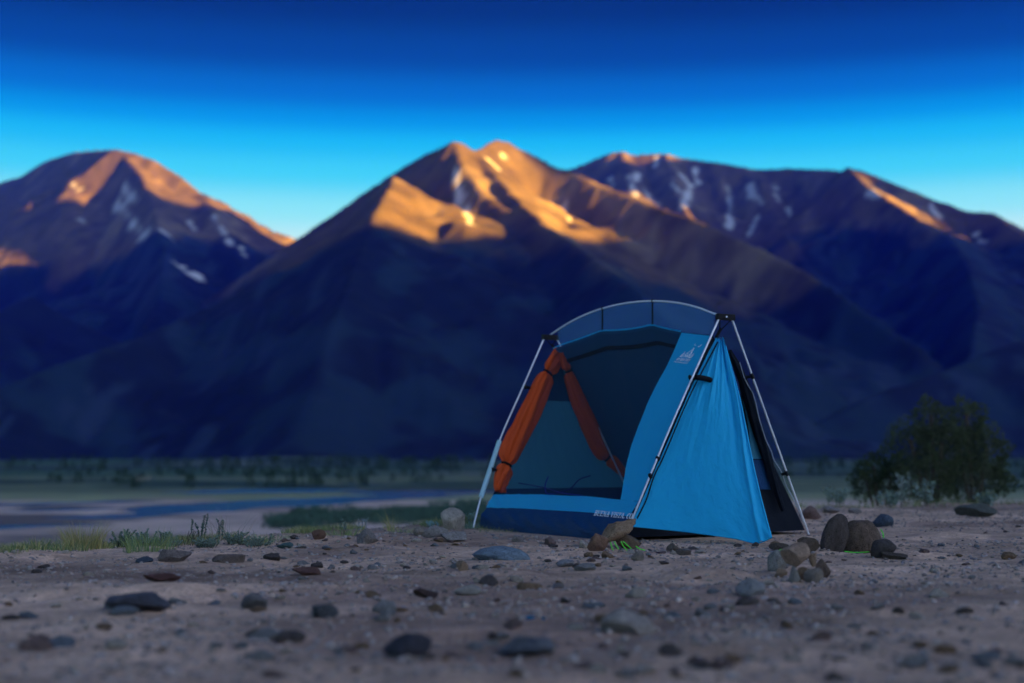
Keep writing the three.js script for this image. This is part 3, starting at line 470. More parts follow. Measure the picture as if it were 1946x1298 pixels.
{ // the smaller stones one can still pick out
  const variants = []; for (let k = 0; k < 8; k++) variants.push(rockGeo(200 + k, { detail: 3, cuts: 9, rough: 0.2 }));
  const cols = [[PALE_ROCK, 'pale'], [GREY, 'grey'], [BROWN, 'brown'], [[0.34, 0.24, 0.22], 'reddish'], [[0.3, 0.35, 0.4], 'blue-grey'], [[0.18, 0.15, 0.14], 'dark']];
  for (let k = 0; k < 330; k++) {
    const close = k >= 230, px = close ? rnd(560, 1500) : rnd(-30, 1976), py = close ? rnd(1008, 1085) : lerp(1000, 1296, Math.pow(rnd(), 1.25)), b = onGround(px, py);
    if (-b.z > poly(edgePts, b.x) + 0.2 || Math.hypot(b.x - tentMid[0], b.z - tentMid[1]) < 1.45) continue;
    const [c, word] = cols[Math.floor(rnd(0, 5.99))], s = rnd(0.012, 0.032) * (rnd() < 0.15 ? 1.7 : 1), m = mesh('small_stone', variants[Math.floor(rnd(0, 7.99))], rockMat(c));
    const fl = rnd(0.4, 0.75); m.scale.set(s * rnd(0.8, 1.2), s * fl * 0.9, s * rnd(0.7, 1.1)); m.position.set(b.x, b.y + s * fl * 0.3, b.z); m.rotation.y = rnd(0, 6.28);
    const zone = b.z > -5 ? (px < 650 ? 'in the blurred lower left foreground' : px < 1300 ? 'in the blurred centre foreground' : 'in the blurred lower right foreground') : px < 620 ? 'on the dirt below the left grass' : px < 1120 ? 'on the dirt before the tent front' : px < 1480 ? 'on the dirt before the tent flap' : 'on the dirt right of the stone pile';
    let best = null, bd = 1e9; for (const a of marks) { const d = Math.hypot(a[0] - b.x, a[1] - b.z); if (d < bd) bd = d, best = a; }
    const ax = b.x - best[0], az = b.z - best[1], where = Math.abs(ax) > Math.abs(az) ? (ax < 0 ? 'left of' : 'right of') : az > 0 ? 'in front of' : 'behind';
    tag(m, bd < 1.3 ? `${s < 0.018 ? 'tiny' : s < 0.03 ? 'small' : 'fist-sized'} ${word} stone ${bd < 0.3 ? 'just ' : ''}${where} the ${best[2]}` : `small ${word} stone ${zone}`, 'stone', 'small loose stones on the dirt');
  }
  const gv = [0, 1, 2].map((k) => rockGeo(300 + k, { detail: 1, cuts: 6, rough: 0.2 })), M = new THREE.Matrix4(), Q = new THREE.Quaternion(), E = new THREE.Euler(), col = new THREE.Color();
  gv.forEach((g, v) => {
    const n = 6500, im = new THREE.InstancedMesh(g, mat({ color: 0xffffff, roughness: 0.92 }), n); im.name = numbered('gravel'); im.castShadow = im.receiveShadow = true;
    for (let k = 0; k < n; k++) {
      let x, D, t = 0; do { D = 1.5 + 15 * Math.pow(rnd(), 0.9); x = rnd(-0.42, 0.42) * D; } while (++t < 30 && (D > poly(edgePts, x) + 0.15 || noise(x * 1.4, D * 1.4, 3.2) + 0.5 * noise(x * 4, D * 4, 1.2) < rnd(-0.9, 0.5) || Math.hypot(x - tentMid[0], -D - tentMid[1]) < 0.95));
      const s = 0.003 + 0.011 * Math.pow(rnd(), 2.8), y = groundY(x, -D);
      M.compose(V(x, y + s * 0.15, -D), Q.setFromEuler(E.set(rnd(-0.3, 0.3), rnd(0, 6.28), rnd(-0.3, 0.3))), V(s * rnd(0.9, 1.4), s * rnd(0.5, 0.85), s));
      im.setMatrixAt(k, M); const b = cols[Math.floor(rnd(0, 5.99))][0]; const f = rnd(0.5, 0.95); col.setRGB(...b.map((q, i) => lerp(q, [0.36, 0.29, 0.25][i], 0.78) * f)); im.setColorAt(k, col);
    }
    scene.add(im); tag(im, ['fine mixed gravel strewn over the dirt', 'coarse angular gravel strewn over the dirt', 'rounded gravel strewn over the dirt'][v], 'gravel', null, 'stuff');
  });
}

// ---------------------------------------------------------------- the tent
const tent = thing('tent', 'blue camping tent with an arched pole, orange rolled doors and netting', 'tent', V(tentMid[0], 0, tentMid[1]));
const OFF = V(tentMid[0], 0, tentMid[1]);
const part = (name, g, m, parent = tent) => { if (parent === tent) g.translate(-OFF.x, -OFF.y, -OFF.z); return mesh(name, g, m, parent); };
const sub = (name, g, m, parent) => { g.translate(-OFF.x, -OFF.y, -OFF.z); return mesh(name, g, m, parent); };
const fabric = (c, o = {}) => new THREE.MeshPhysicalMaterial({ color: new THREE.Color().setRGB(...c), roughness: 0.62, specularIntensity: 0.35, bumpMap: crinkle, bumpScale: 0.0018, transmission: 0.12, thickness: 0, side: THREE.DoubleSide, ...o });
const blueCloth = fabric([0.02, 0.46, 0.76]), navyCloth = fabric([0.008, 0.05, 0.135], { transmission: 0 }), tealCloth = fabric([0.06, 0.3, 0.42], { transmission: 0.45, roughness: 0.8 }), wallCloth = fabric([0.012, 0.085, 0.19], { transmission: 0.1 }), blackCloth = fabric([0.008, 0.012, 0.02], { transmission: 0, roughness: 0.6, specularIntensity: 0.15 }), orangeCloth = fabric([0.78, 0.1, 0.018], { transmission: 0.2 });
const netting = new THREE.MeshPhysicalMaterial({ color: new THREE.Color().setRGB(0.02, 0.05, 0.09), roughness: 0.8, transparent: true, opacity: 0.26, side: THREE.DoubleSide });
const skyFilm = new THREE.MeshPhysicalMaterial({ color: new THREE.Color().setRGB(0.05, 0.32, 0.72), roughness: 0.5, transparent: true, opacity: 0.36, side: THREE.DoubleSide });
const alloy = mat({ color: new THREE.Color().setRGB(0.85, 0.87, 0.88), metalness: 0.35, roughness: 0.35 }), plastic = mat({ color: new THREE.Color().setRGB(0.012, 0.013, 0.016), roughness: 0.45, specularIntensity: 0.2 }), webbing = mat({ color: new THREE.Color().setRGB(0.01, 0.011, 0.014), roughness: 0.8, specularIntensity: 0.15 });

const FL = onGround(912, 1003), FR = onGround(1182, 1029), BR = onGround(1530, 1014), BL = FL.clone().add(BR).sub(FR);
for (const q of [FL, FR, BR, BL]) q.y = 0.012;
const mL = FL.clone().lerp(BL, 0.5), mR = FR.clone().lerp(BR, 0.5), DL = -mL.z, DR = -mR.z;
const HL = at(1047, 637, DL), HR = at(1378, 602, DR);
function onRidge(px, py) { const [a] = ray(px, py), s = (a * DL - HL.x) / ((HR.x - HL.x) - a * (DR - DL)); return at(px, py, lerp(DL, DR, s)); } // a point of the upright plane through both hubs
const outF = FL.clone().sub(BL).setY(0).normalize(), outR = FR.clone().sub(FL).setY(0).normalize();
// hem of the canopy, scalloped between its two straps
const hemPx = [[1053, 663], [1070, 656], [1100, 646], [1125, 637], [1145, 630], [1165, 629], [1195, 627], [1220, 623], [1240, 619], [1258, 623], [1285, 629], [1320, 634], [1354, 637]];
const hem = new THREE.CatmullRomCurve3(hemPx.map((q) => onRidge(...q)));
const hemAt = (s) => hem.getPoint(clamp(s));
const sW = (s, t, a) => a * (fbm(s * 6, t * 3, 1.7, 3)) ;
function front(s, t) {
  const b = FL.clone().lerp(FR, s), h = hemAt(s), q = b.clone().lerp(h, t), sag = -0.07 * Math.sin(Math.PI * t) * (0.4 + 0.6 * Math.sin(Math.PI * s));
  b.y = 0; return q.addScaledVector(outF, sag + (t < 0.2 ? 0.02 * Math.sin(Math.PI * t / 0.2) : 0));
}
const proj = (q) => { const c = Math.cos(PITCH), s = Math.sin(PITCH), y = q.y - EYE, d = -q.z * c + y * s, v = y * c + q.z * s; return [CX + F * q.x / d, CY - F * v / d]; };
function solve(fn, px, py, s = 0.5, t = 0.5) { // the place on a cloth that the photo shows at a pixel
  for (let k = 0; k < 40; k++) { const [a, b] = proj(fn(s, t)), [a1, b1] = proj(fn(s + 1e-3, t)), [a2, b2] = proj(fn(s, t + 1e-3)), j = [(a1 - a) * 1e3, (a2 - a) * 1e3, (b1 - b) * 1e3, (b2 - b) * 1e3], det = j[0] * j[3] - j[1] * j[2], ex = px - a, ey = py - b; s = clamp(s + 0.7 * (j[3] * ex - j[1] * ey) / det, -0.3, 1.3); t = clamp(t + 0.7 * (j[0] * ey - j[2] * ex) / det, -0.3, 1.3); }
  return [s, t];
}
function cloth(nu, nv, fn, wr, scale = 1) { // a sheet: fn(u, v) -> point; wr(u, v) -> offset along its normal
  const g = gridGeo(nu, nv, (u, v) => { const q = fn(u, v), a = fn(u + 1e-3, v), b = fn(u, v + 1e-3), n = a.clone().sub(q).cross(b.clone().sub(q)); if (n.lengthSq() > 0) n.normalize(); q.addScaledVector(n, wr ? wr(u, v) : 0); return [q.x, q.y, q.z, u * scale, v * scale]; });
  return g;
}
const fold = (x, w) => { const k = x / w - Math.floor(x / w); return Math.pow(1 - Math.abs(2 * k - 1), 3); };
// front: navy tub, light sill, netting, light side panel with a curved edge
const T1 = 0.098, T2 = 0.168;
const edgeST = [[1296, 632], [1282, 665], [1265, 700], [1247, 735], [1230, 770], [1214, 810], [1200, 850], [1190, 890], [1183, 930], [1177, 962]].map(([x, y]) => solve(front, x, y, 0.8, 0.5)).sort((a, b) => a[1] - b[1]).map(([s, t]) => [t, s]);
const sEdge = (t) => poly(edgeST, t);
part('floor_tub', cloth(90, 14, (u, v) => { const q = front(u, v * T1); q.y -= 0.02 * (1 - v) + 0.012 * Math.sin(u * 3.1) * (1 - v); return q.addScaledVector(outF, 0.035 * Math.sin(Math.PI * v) * (0.5 + 0.5 * u)); }, (u, v) => 0.012 * fold(u * 1.4 + v * 0.35, 0.16) * Math.sin(Math.PI * v) + 0.008 * fbm(u * 16 + v * 2, v * 3, 2.2, 3), 3), navyCloth);
part('sill_panel', cloth(90, 10, (u, v) => front(u, lerp(T1, T2, v)), (u, v) => 0.006 * fold(u * 1.2 + v * 0.12, 0.1) * smooth(0.6, 0.1, u) + 0.004 * fbm(u * 12 + v, v * 2, 7.2, 3), 3), blueCloth);
part('side_panel', cloth(16, 70, (u, v) => { const t = lerp(T2, 0.995, v); return front(lerp(sEdge(t), 1, u), t); }, (u, v) => 0.004 + 0.006 * fbm(u * 2, v * 5, 3.2, 3), 1.5), blueCloth);
part('front_netting', cloth(40, 40, (u, v) => { const t = lerp(T2, 0.985, v); return front(sEdge(t) * u, t); }, (u, v) => 0.004 * fbm(u * 9 + v * 5, v * 2, 4.4, 2)), netting);
part('hem', cloth(90, 3, (u, v) => { const q = hemAt(u * sEdge(1)); q.y += (v - 0.5) * 0.011 + 0.004; return q.addScaledVector(outF, 0.012); }), blueCloth);
// back, left end and floor
const back = (s, t) => { const q = BL.clone().lerp(BR, s).lerp(hemAt(s), t); return q.addScaledVector(outF, 0.05 * Math.sin(Math.PI * t) * Math.sin(Math.PI * s)); };
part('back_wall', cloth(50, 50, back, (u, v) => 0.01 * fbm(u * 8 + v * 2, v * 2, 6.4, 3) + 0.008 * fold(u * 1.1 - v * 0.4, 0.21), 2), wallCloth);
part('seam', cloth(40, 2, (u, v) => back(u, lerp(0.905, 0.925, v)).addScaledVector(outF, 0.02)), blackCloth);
const TL = hemAt(0).addScaledVector(outF, 0), leftEnd = (s, t) => { const q = FL.clone().lerp(BL, s).lerp(TL, t); return q.addScaledVector(outR, -0.05 * Math.sin(Math.PI * t) * Math.sin(Math.PI * s)); };
part('end_wall', cloth(40, 50, (u, v) => leftEnd(u, lerp(0.2, 0.998, v)), (u, v) => 0.006 * fold(u * 1.3 + v * 0.55, 0.13) + 0.006 * fbm(u * 9, v * 4, 2.4, 3), 2), tealCloth);
part('end_tub', cloth(40, 10, (u, v) => leftEnd(u, lerp(0, 0.2, v)), (u, v) => 0.006 * fbm(u * 9, v * 4, 3.4, 3), 2), navyCloth);
part('dark_upper_panel', cloth(12, 12, (u, v) => leftEnd(lerp(0.15, 0.85, u), lerp(0.7, 0.93, v)).addScaledVector(outR, 0.012)), navyCloth);  // darker navy sheet across the upper part of the end wall
part('floor', cloth(30, 30, (u, v) => FL.clone().lerp(FR, u).lerp(BL.clone().lerp(BR, u), v).setY(0.022), (u, v) => 0.006 * fbm(u * 6, v * 6, 1.1, 3), 3), navyCloth);
// rolled orange doors with black ties
function roll(path, ties, wide, folds) { // path: [px, py, depth]; a gathered roll, pinched where it is tied
  const c = new THREE.CatmullRomCurve3(path.map((q) => at(...q))), N = 110, M = 56, L = c.getLength();
  const rad = (t) => { let r = wide * (0.55 + 0.45 * Math.sin(Math.PI * clamp(t * 1.02))) ; for (const k of ties) r *= 1 - 0.5 * Math.exp(-Math.pow((t - k) * L / 0.035, 2)); return r; };
  const door = part('rolled_door', gridGeo(M, N, (a, t) => {
    const q = c.getPoint(t), d = c.getTangent(t), e1 = d.clone().cross(outR).normalize(), e2 = e1.clone().cross(d).normalize(), th = a * Math.PI * 2, r = rad(t) * (1 + 0.17 * Math.cos(folds * th + 5 * t + 2 * Math.sin(7 * t)) + 0.07 * Math.cos(13 * th - 4 * t + 3 * Math.sin(5 * t)) + 0.1 * Math.cos(3 * th - 9 * t) + 0.1 * noise(Math.cos(th) * 2, t * 14, Math.sin(th) * 2 + 4));
    q.addScaledVector(e1, Math.cos(th) * r).addScaledVector(e2, Math.sin(th) * r * 0.55); return [q.x, q.y, q.z, a * 2, t * 6];
  }), orangeCloth);
  for (const k of ties) { const q = c.getPoint(k), d = c.getTangent(k), r = rad(k) * 1.16, e1 = d.clone().cross(outR).normalize(), e2 = e1.clone().cross(d).normalize(); const ring = []; for (let i = 0; i < 20; i++) { const th = i / 20 * Math.PI * 2; ring.push(q.clone().addScaledVector(e1, Math.cos(th) * r).addScaledVector(e2, Math.sin(th) * r * 0.62)); } sub('tie', new THREE.TubeGeometry(new THREE.CatmullRomCurve3(ring, true), 40, 0.009, 6, true), webbing, door); }
}
const dF = (t) => lerp(-FL.z, DL, t) - 0.01, dB = (t) => lerp(-BL.z, DL, t) - 0.1;
roll([[1066, 668, dF(0.97)], [1052, 690, dF(0.9)], [1036, 718, dF(0.82)], [1016, 765, dF(0.7)], [992, 815, dF(0.55)], [971, 858, dF(0.42)], [960, 890, dF(0.32)], [951, 918, dF(0.23)], [950, 934, dF(0.19)]], [0.21, 0.72], 0.076, 6);
roll([[1070, 668, dB(0.97)], [1078, 695, dB(0.9)], [1086, 718, dB(0.83)], [1100, 760, dB(0.7)], [1122, 810, dB(0.55)], [1146, 860, dB(0.4)], [1166, 880, dB(0.33)], [1190, 900, dB(0.27)]], [0.2, 0.78], 0.064, 6);
// right end: dark wall, its inner door, the rolled black flap, and the big light flap pegged out in front
const TRp = hemAt(1), rightEnd = (s, t) => { const q = FR.clone().lerp(BR, s).lerp(TRp, t); return q.addScaledVector(outR, -0.03 * Math.sin(Math.PI * t) * Math.sin(Math.PI * s)); };
part('end_wall', cloth(40, 50, rightEnd, (u, v) => 0.008 * fbm(u * 9 + v * 3, v * 4, 5.4, 3), 2), blackCloth).userData.label = 'black end wall behind the pegged-out flap';
{ // the strip of inner door that shows between flap and roll
  const c = [[1402, 742], [1420, 752], [1447, 872], [1424, 872]].map(([x, y]) => solve(rightEnd, x, y, 0.6, 0.5));
  part('inner_door', cloth(10, 20, (u, v) => { const a = [lerp(c[0][0], c[1][0], u), lerp(c[0][1], c[1][1], u)], b = [lerp(c[3][0], c[2][0], u), lerp(c[3][1], c[2][1], u)]; return rightEnd(lerp(a[0], b[0], v), lerp(a[1], b[1], v)).addScaledVector(outR, 0.02); }), tealCloth);
  const d = [[1424, 874], [1446, 874], [1462, 930], [1440, 930]].map(([x, y]) => solve(rightEnd, x, y, 0.6, 0.5));
  part('inner_door', cloth(10, 10, (u, v) => { const a = [lerp(d[0][0], d[1][0], u), lerp(d[0][1], d[1][1], u)], b = [lerp(d[3][0], d[2][0], u), lerp(d[3][1], d[2][1], u)]; return rightEnd(lerp(a[0], b[0], v), lerp(a[1], b[1], v)).addScaledVector(outR, 0.018); }), navyCloth);
  const P = [[1380, 668], [1396, 705], [1412, 750], [1430, 810], [1448, 868], [1462, 915], [1480, 970]].map(([x, y]) => { const [s, t] = solve(rightEnd, x, y, 0.7, 0.5); return rightEnd(s, t).addScaledVector(outR, 0.045); }), cv = new THREE.CatmullRomCurve3(P);
  part('rolled_flap', gridGeo(22, 70, (a, t) => { const q = cv.getPoint(t), d = cv.getTangent(t), e1 = d.clone().cross(outR).normalize(), e2 = e1.clone().cross(d).normalize(), th = a * 6.2832, r = 0.034 * (0.35 + 0.65 * Math.sin(Math.PI * Math.min(1, t * 0.9 + 0.08))) * (1 + 0.2 * Math.cos(5 * th + 8 * t) + 0.15 * noise(Math.cos(th) * 2, t * 18, Math.sin(th) * 2 + 2)); q.addScaledVector(e1, Math.cos(th) * r).addScaledVector(e2, Math.sin(th) * r); return [q.x, q.y, q.z, a, t * 6]; }), blackCloth);
  part('drawcord', tube([[1392, 690], [1402, 722], [1418, 752], [1430, 800], [1441, 835], [1452, 858], [1456, 872], [1470, 895], [1490, 925], [1506, 955], [1520, 990], [1528, 1008]].map(([x, y], i) => { const [s, t] = solve(rightEnd, x, y, 0.8, 0.5); return rightEnd(s, t).addScaledVector(outR, 0.03 + 0.05 * (i < 8)); }), 0.0028, 60, 5), mat({ color: new THREE.Color().setRGB(0.45, 0.5, 0.56), roughness: 0.6 }));
}
const peg = onGround(1463, 1037), apex = at(1371, 641, DR - 0.03), dFR = -FR.z;
const flapL = new THREE.CatmullRomCurve3([[1198, 1000, 0], [1225, 940, 0.16], [1255, 870, 0.36], [1295, 780, 0.6], [1329, 705, 0.82], [1360, 644, 1]].map(([x, y, t]) => at(x, y, lerp(dFR - 0.02, DR - 0.03, t))));
const flapR = new THREE.CatmullRomCurve3([[1466, 1022, 0], [1456, 985, 0.1], [1442, 930, 0.24], [1428, 868, 0.4], [1416, 806, 0.56], [1403, 746, 0.72], [1388, 692, 0.86], [1375, 644, 1]].map(([x, y, t]) => at(x, y, lerp(-peg.z, DR - 0.02, t))));
const flapBottom = new THREE.CatmullRomCurve3([[1198, 1000, 0], [1270, 1007, 0.23], [1330, 1014, 0.47], [1400, 1024, 0.75], [1440, 1032, 0.92], [1466, 1022, 1]].map(([x, y, t]) => at(x, y, lerp(dFR - 0.02, -peg.z, t))));
const flapFn = (u, v) => { // Coons patch whose top shrinks to the apex
  const l = flapL.getPoint(clamp(v)), r = flapR.getPoint(clamp(v)), b = flapBottom.getPoint(clamp(u)), b0 = flapBottom.getPoint(0), b1 = flapBottom.getPoint(1), q = l.clone().lerp(r, u);
  return q.addScaledVector(b.sub(b0.lerp(b1, u)), Math.pow(1 - v, 3)).addScaledVector(outR, 0.04 * Math.sin(Math.PI * u) * Math.sin(Math.PI * v));
};
const flap = part('pegged_flap', cloth(80, 90, flapFn, (u, v) => 0.010 * fbm(u * 7, v * 1.6, 3.8, 3) * smooth(0.25, 0.8, v) * 2.4 + 0.013 * fold(u * 0.9 + (1 - v) * 0.25, 0.17) * smooth(0.45, 0.9, v) + 0.010 * fold(u + v * 0.9, 0.4) * smooth(0.5, 0.05, v) * u + 0.016 * Math.exp(-Math.pow((u - 0.86 - 0.1 * v) / 0.03, 2)) - 0.018 * Math.exp(-Math.pow((u - 0.78) / 0.05, 2)) * smooth(0.2, 0.7, v) + 0.003 * fbm(u * 22, v * 14, 8.8, 2), 3), blueCloth);
sub('flap_hem', tube([...Array(24)].map((_, k) => flapFn(1, k / 24)), 0.006, 60, 6), blueCloth, flap);
sub('flap_hem', tube([...Array(24)].map((_, k) => flapFn(k / 23, 0)), 0.004, 60, 6), blueCloth, flap);
sub('toggle', tube([at(1322, 717, DR - 0.24), at(1338, 719, DR - 0.22), at(1352, 724, DR - 0.2), at(1354, 731, DR - 0.2)], 0.018, 16, 8), webbing, flap);
// poles
const leg = (pts, r = 0.0068) => part('pole', tube(pts, r, 30, 10), alloy);
const footFL = onGround(899, 1004), footFR = at(1186, 1014, -FR.z - 0.01), footBR = onGround(1537, 1016), footBL = footFL.clone().add(footBR).sub(footFR).setY(0);
const sleeve0 = at(949, 838, lerp(-footFL.z, DL, 0.45)), sleeve1 = at(914, 945, lerp(-footFL.z, DL, 0.16));
const hubEnd = (px, py, D) => at(px, py, D);
const topFL = at(1034, 643, DL - 0.03), topBL = at(1059, 645, DL + 0.03), topFR = at(1366, 606, DR - 0.03), topBR = at(1391, 606, DR + 0.03);
const mk = (a, b) => { const c = a.clone().lerp(b, 0.5); return c; };
leg([topFL, mk(topFL, sleeve0), sleeve0, sleeve1, footFL].map((q) => q.clone()));
leg([topFR, mk(topFR, footFR).addScaledVector(outF, 0.006), footFR.setY(0.005)]);
leg([topBR, mk(topBR, footBR), footBR]);
leg([topBL, mk(topBL, footBL), footBL]);
part('pole_sleeve', new THREE.TubeGeometry(new THREE.LineCurve3(sleeve0, sleeve1), 4, 0.0185, 14), mat({ color: new THREE.Color().setRGB(0.42, 0.66, 0.7), roughness: 0.5 }));
const arch = new THREE.CatmullRomCurve3([[1042, 639], [1058, 628], [1080, 614], [1110, 599], [1145, 586], [1190, 576], [1240, 572], [1285, 575], [1325, 584], [1352, 594], [1372, 601]].map((q) => onRidge(...q)));
part('ridge_pole', new THREE.TubeGeometry(arch, 80, 0.0068, 10), alloy);
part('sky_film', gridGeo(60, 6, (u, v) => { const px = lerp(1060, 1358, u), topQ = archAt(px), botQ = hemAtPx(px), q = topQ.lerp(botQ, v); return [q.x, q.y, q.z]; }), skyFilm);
function archAt(px) { let lo = 0, hi = 1; for (let k = 0; k < 24; k++) { const m = (lo + hi) / 2; proj(arch.getPoint(m))[0] < px ? lo = m : hi = m; } return arch.getPoint(lo); }
function hemAtPx(px) { let lo = 0, hi = 1; for (let k = 0; k < 24; k++) { const m = (lo + hi) / 2; proj(hem.getPoint(m))[0] < px ? lo = m : hi = m; } return hem.getPoint(lo); }
for (const px of [1145, 1240]) { const a = archAt(px), b = hemAtPx(px); const st = part('ridge_strap', tube([a.clone().add(V(0, -0.01, 0)), mk(a, b), b], 0.0065, 8, 6), webbing); sub('ring', (() => { const g = new THREE.TorusGeometry(0.01, 0.0045, 8, 16); g.rotateY(0.9); g.translate(a.x, a.y, a.z); return g; })(), plastic, st); }
function hub(P, A_, B_, screw) { // moulded bar that joins two legs and the ridge pole
  const d = B_.clone().sub(A_).normalize(), len = A_.distanceTo(B_) + 0.03, sh = new THREE.Shape(), w = len / 2, h = 0.017; sh.moveTo(-w + 0.006, -h); sh.lineTo(w - 0.006, -h); sh.quadraticCurveTo(w, -h, w, -h + 0.006); sh.lineTo(w - 0.004, h); sh.lineTo(-w + 0.004, h); sh.lineTo(-w, -h + 0.006); sh.quadraticCurveTo(-w, -h, -w + 0.006, -h);
  const g = new THREE.ExtrudeGeometry(sh, { depth: 0.03, bevelEnabled: true, bevelSize: 0.003, bevelThickness: 0.003, bevelSegments: 2 }); g.translate(0, 0, -0.015);
  const c = A_.clone().lerp(B_, 0.5).add(V(0, 0.012, 0)); g.rotateY(Math.atan2(-d.z, d.x)); g.translate(c.x, c.y, c.z);
  const hb = part('hub', g, plastic);
  if (screw) { const s = new THREE.CylinderGeometry(0.006, 0.006, 0.008, 14); s.rotateX(Math.PI / 2); const q = at(...screw, -c.z - 0.04); s.translate(q.x, q.y, q.z); sub('screw', s, alloy, hb); }
}
hub(HL, topFL, topBL); hub(HR, topFR, topBR, [1381, 602]);
function hang(pts, r = 0.0035) { part('hanging_cord', tube(pts, r, 10, 5), webbing); }
hang([at(1368, 607, DR - 0.02), at(1368, 618, DR), at(1368, 628, DR)]); hang([at(1389, 608, DR + 0.02), at(1380, 617, DR), at(1370, 627, DR)]);
part('apex_tab', tube([at(1370, 624, DR), at(1366, 632, DR), at(1361, 641, DR - 0.02)], 0.011, 8, 6), webbing);
hang([at(1037, 645, DL - 0.02), at(1043, 651, DL), at(1049, 657, DL)]); hang([at(1056, 647, DL + 0.02), at(1053, 651, DL), at(1049, 657, DL)]); part('apex_tab', tube([at(1048, 654, DL), at(1050, 658, DL), at(1053, 663, DL)], 0.01, 8, 6), webbing);
function clip(px, py, D, dx, dy, len) { // a black hook on the pole and the tape that holds the cloth
  const a = at(px, py, D), b = at(px + dx, py + dy, D + 0.01), g = new THREE.CapsuleGeometry(0.0125, 0.016, 4, 10); g.rotateZ(0.4); g.translate(a.x, a.y, a.z);
  const c = part('clip', g, plastic); sub('tape', tube([a, a.clone().lerp(b, 0.5).add(V(0, 0.002, 0)), b], 0.010, 8, 6), webbing, c);
}
clip(998, 735, lerp(-footFL.z, DL, 0.74), 10, 3); clip(935, 892, lerp(-footFL.z, DL, 0.3), 9, 2); clip(1312, 718, lerp(-FR.z, DR, 0.72) - 0.02, 10, 2);
clip(1250, 872, lerp(-FR.z, DR, 0.35) - 0.02, 8, 1); clip(1236, 905, lerp(-FR.z, DR, 0.26) - 0.02, 7, 1); clip(1430, 715, lerp(-footBR.z, DR, 0.73), -14, 3); clip(1495, 900, lerp(-footBR.z, DR, 0.28), -10, 2);
part('edge_cord', tube([at(1364, 650, DR - 0.06), at(1312, 750, lerp(dFR, DR, 0.65) - 0.05), at(1259, 872, lerp(dFR, DR, 0.35) - 0.05), at(1243, 905, lerp(dFR, DR, 0.26) - 0.05), at(1228, 950, lerp(dFR, DR, 0.13) - 0.05), at(1211, 985, dFR - 0.05)], 0.005, 40, 6), webbing);
part('inside_cord', tube([at(985, 918, -FL.z + 0.12), at(1030, 926, -FL.z), at(1070, 937, 9.9), at(1120, 944, 9.7), at(1176, 952, 9.4)], 0.004, 40, 5), mat({ color: new THREE.Color().setRGB(0.01, 0.02, 0.2), roughness: 0.7 }));
part('inside_cord', tube([at(1042, 906, 10.3), at(1036, 922, 10.2), at(1040, 938, 10.1), at(1058, 938, 10.1), at(1084, 928, 10.1), at(1100, 912, 10.2), at(1122, 904, 10.3)], 0.004, 50, 5), mat({ color: new THREE.Color().setRGB(0.01, 0.02, 0.2), roughness: 0.7 }));
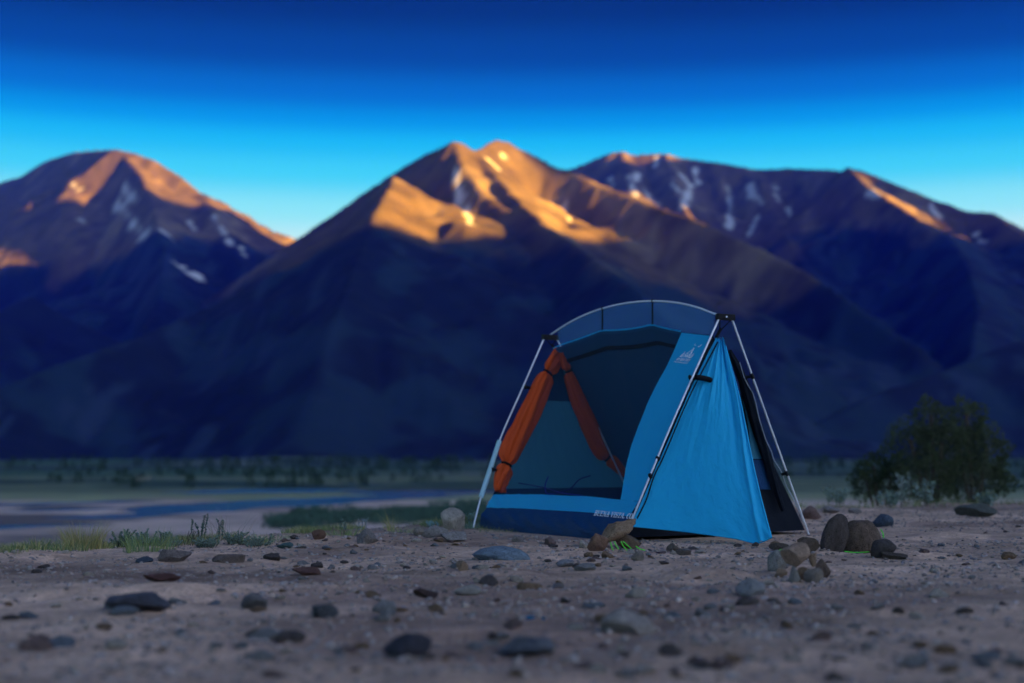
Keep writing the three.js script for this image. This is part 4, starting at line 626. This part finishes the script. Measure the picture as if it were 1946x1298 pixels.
// printing on the cloth
function canvasTex(w, h, draw) { const c = document.createElement('canvas'); c.width = w; c.height = h; const x = c.getContext('2d'); x.clearRect(0, 0, w, h); draw(x); const t = new THREE.CanvasTexture(c); t.colorSpace = THREE.SRGBColorSpace; return t; }
const ink = (map) => new THREE.MeshStandardMaterial({ map, transparent: true, roughness: 0.7, side: THREE.DoubleSide });
{
  const tex = canvasTex(1024, 160, (x) => { x.fillStyle = '#ffffff'; x.textBaseline = 'middle'; x.font = 'bold 128px serif'; x.save(); x.scale(1024 / x.measureText('BUENA VISTA, CO').width * 0.98, 1); x.fillText('BUENA VISTA, CO', 4, 84); x.restore(); });
  const [s0, t0] = solve(front, 1133, 974, 0.9, 0.13), s1 = 1.03;
  part('printed_place_name', cloth(20, 3, (u, v) => front(lerp(s0, s1, u), lerp(t0 - 0.021, t0 + 0.021, v)).addScaledVector(outF, 0.014)), ink(tex)).userData.label = 'white lettering reading BUENA VISTA, CO';
  const logo = canvasTex(512, 512, (x) => {
    x.strokeStyle = x.fillStyle = '#ffffff'; x.lineWidth = 17; x.lineJoin = 'round'; const L = (...p) => { x.beginPath(); x.moveTo(p[0], p[1]); for (let k = 2; k < p.length; k += 2) x.lineTo(p[k], p[k + 1]); x.stroke(); };
    L(112, 335, 60, 335); L(60, 335, 120, 335, 300, 130, 372, 335, 450, 335); L(290, 155, 350, 335); L(180, 335, 215, 285, 240, 335); L(235, 335, 262, 270, 285, 335); L(275, 330, 300, 295, 318, 335);
    L(70, 330, 100, 215); L(92, 330, 120, 250); L(392, 325, 402, 255); L(425, 325, 440, 235); L(448, 330, 462, 270);
    for (const [a, b] of [[205, 40], [255, 60], [272, 120], [350, 235], [230, 250], [310, 270]]) { x.beginPath(); x.arc(a, b, 13, 0, 7); x.fill(); }
    x.lineWidth = 24; x.beginPath(); x.arc(400, 48, 34, -0.6, 2.3); x.stroke();
    x.textAlign = 'center'; x.textBaseline = 'middle'; x.font = 'italic bold 80px sans-serif'; x.save(); x.translate(256, 392); x.scale(470 / x.measureText('SKY VIEW TENTS').width, 1); x.fillText('SKY VIEW TENTS', 0, 0); x.restore();
    x.font = 'bold 40px sans-serif'; x.save(); x.translate(256, 456); x.scale(500 / x.measureText('WWW.SKYVIEWTENTS.COM').width, 0.8); x.fillText('WWW.SKYVIEWTENTS.COM', 0, 0); x.restore();
  });
  const [a0, b0] = solve(front, 1281, 692, 0.85, 0.85), [a1, b1] = solve(front, 1332, 652, 0.92, 0.9);
  part('printed_emblem', cloth(10, 10, (u, v) => front(lerp(a0, a1 - 0.02, u) + 0.05 * (v - 0.1), lerp(b0, b1, v)).addScaledVector(outF, 0.012)), ink(logo)).userData.label = 'white line emblem of peaks, moon and lettering';
}
// lime guy lines on the weighting rocks
const lime = mat({ color: new THREE.Color().setRGB(0.12, 0.75, 0.06), roughness: 0.6 });
const onRock = (px, py, D) => at(px, py, D);
function guy(label, strands) { const t = thing('guy_line', label, 'guy line', V(0, 0, 0), 'lime guy lines'); for (const pts of strands) mesh('strand', tube(pts.map((q) => onRock(...q)), 0.0032, 20, 5), lime, t); }
const g0 = -onGround(1170, 1047).z - 0.1;
guy('lime cord wrapped over the rocks at the front tent corner', [[[1160, 1030, g0], [1162, 1038, g0], [1165, 1046, g0]], [[1167, 1029, g0], [1172, 1038, g0], [1176, 1044, g0]], [[1180, 1029, g0], [1184, 1037, g0], [1192, 1046, g0]], [[1184, 1029, g0], [1194, 1038, g0], [1200, 1043, g0]], [[1208, 1038, g0], [1216, 1043, g0], [1226, 1046, g0]]]);
const g1 = -onGround(1650, 1056).z - 0.02;
guy('lime cord lying at the foot of the dark boulders', [[[1605, 1048, g1], [1625, 1050, g1], [1652, 1049, g1]], [[1674, 1006, g1 + 0.25], [1678, 1014, g1 + 0.2], [1679, 1022, g1 + 0.2]]]);
const g2 = -onGround(1484, 1047).z - 0.3;
guy('lime cord end poking out at the stone pile', [[[1480, 1047, g2], [1484, 1044, g2], [1490, 1048, g2]]]);

renderer.render(scene, camera);
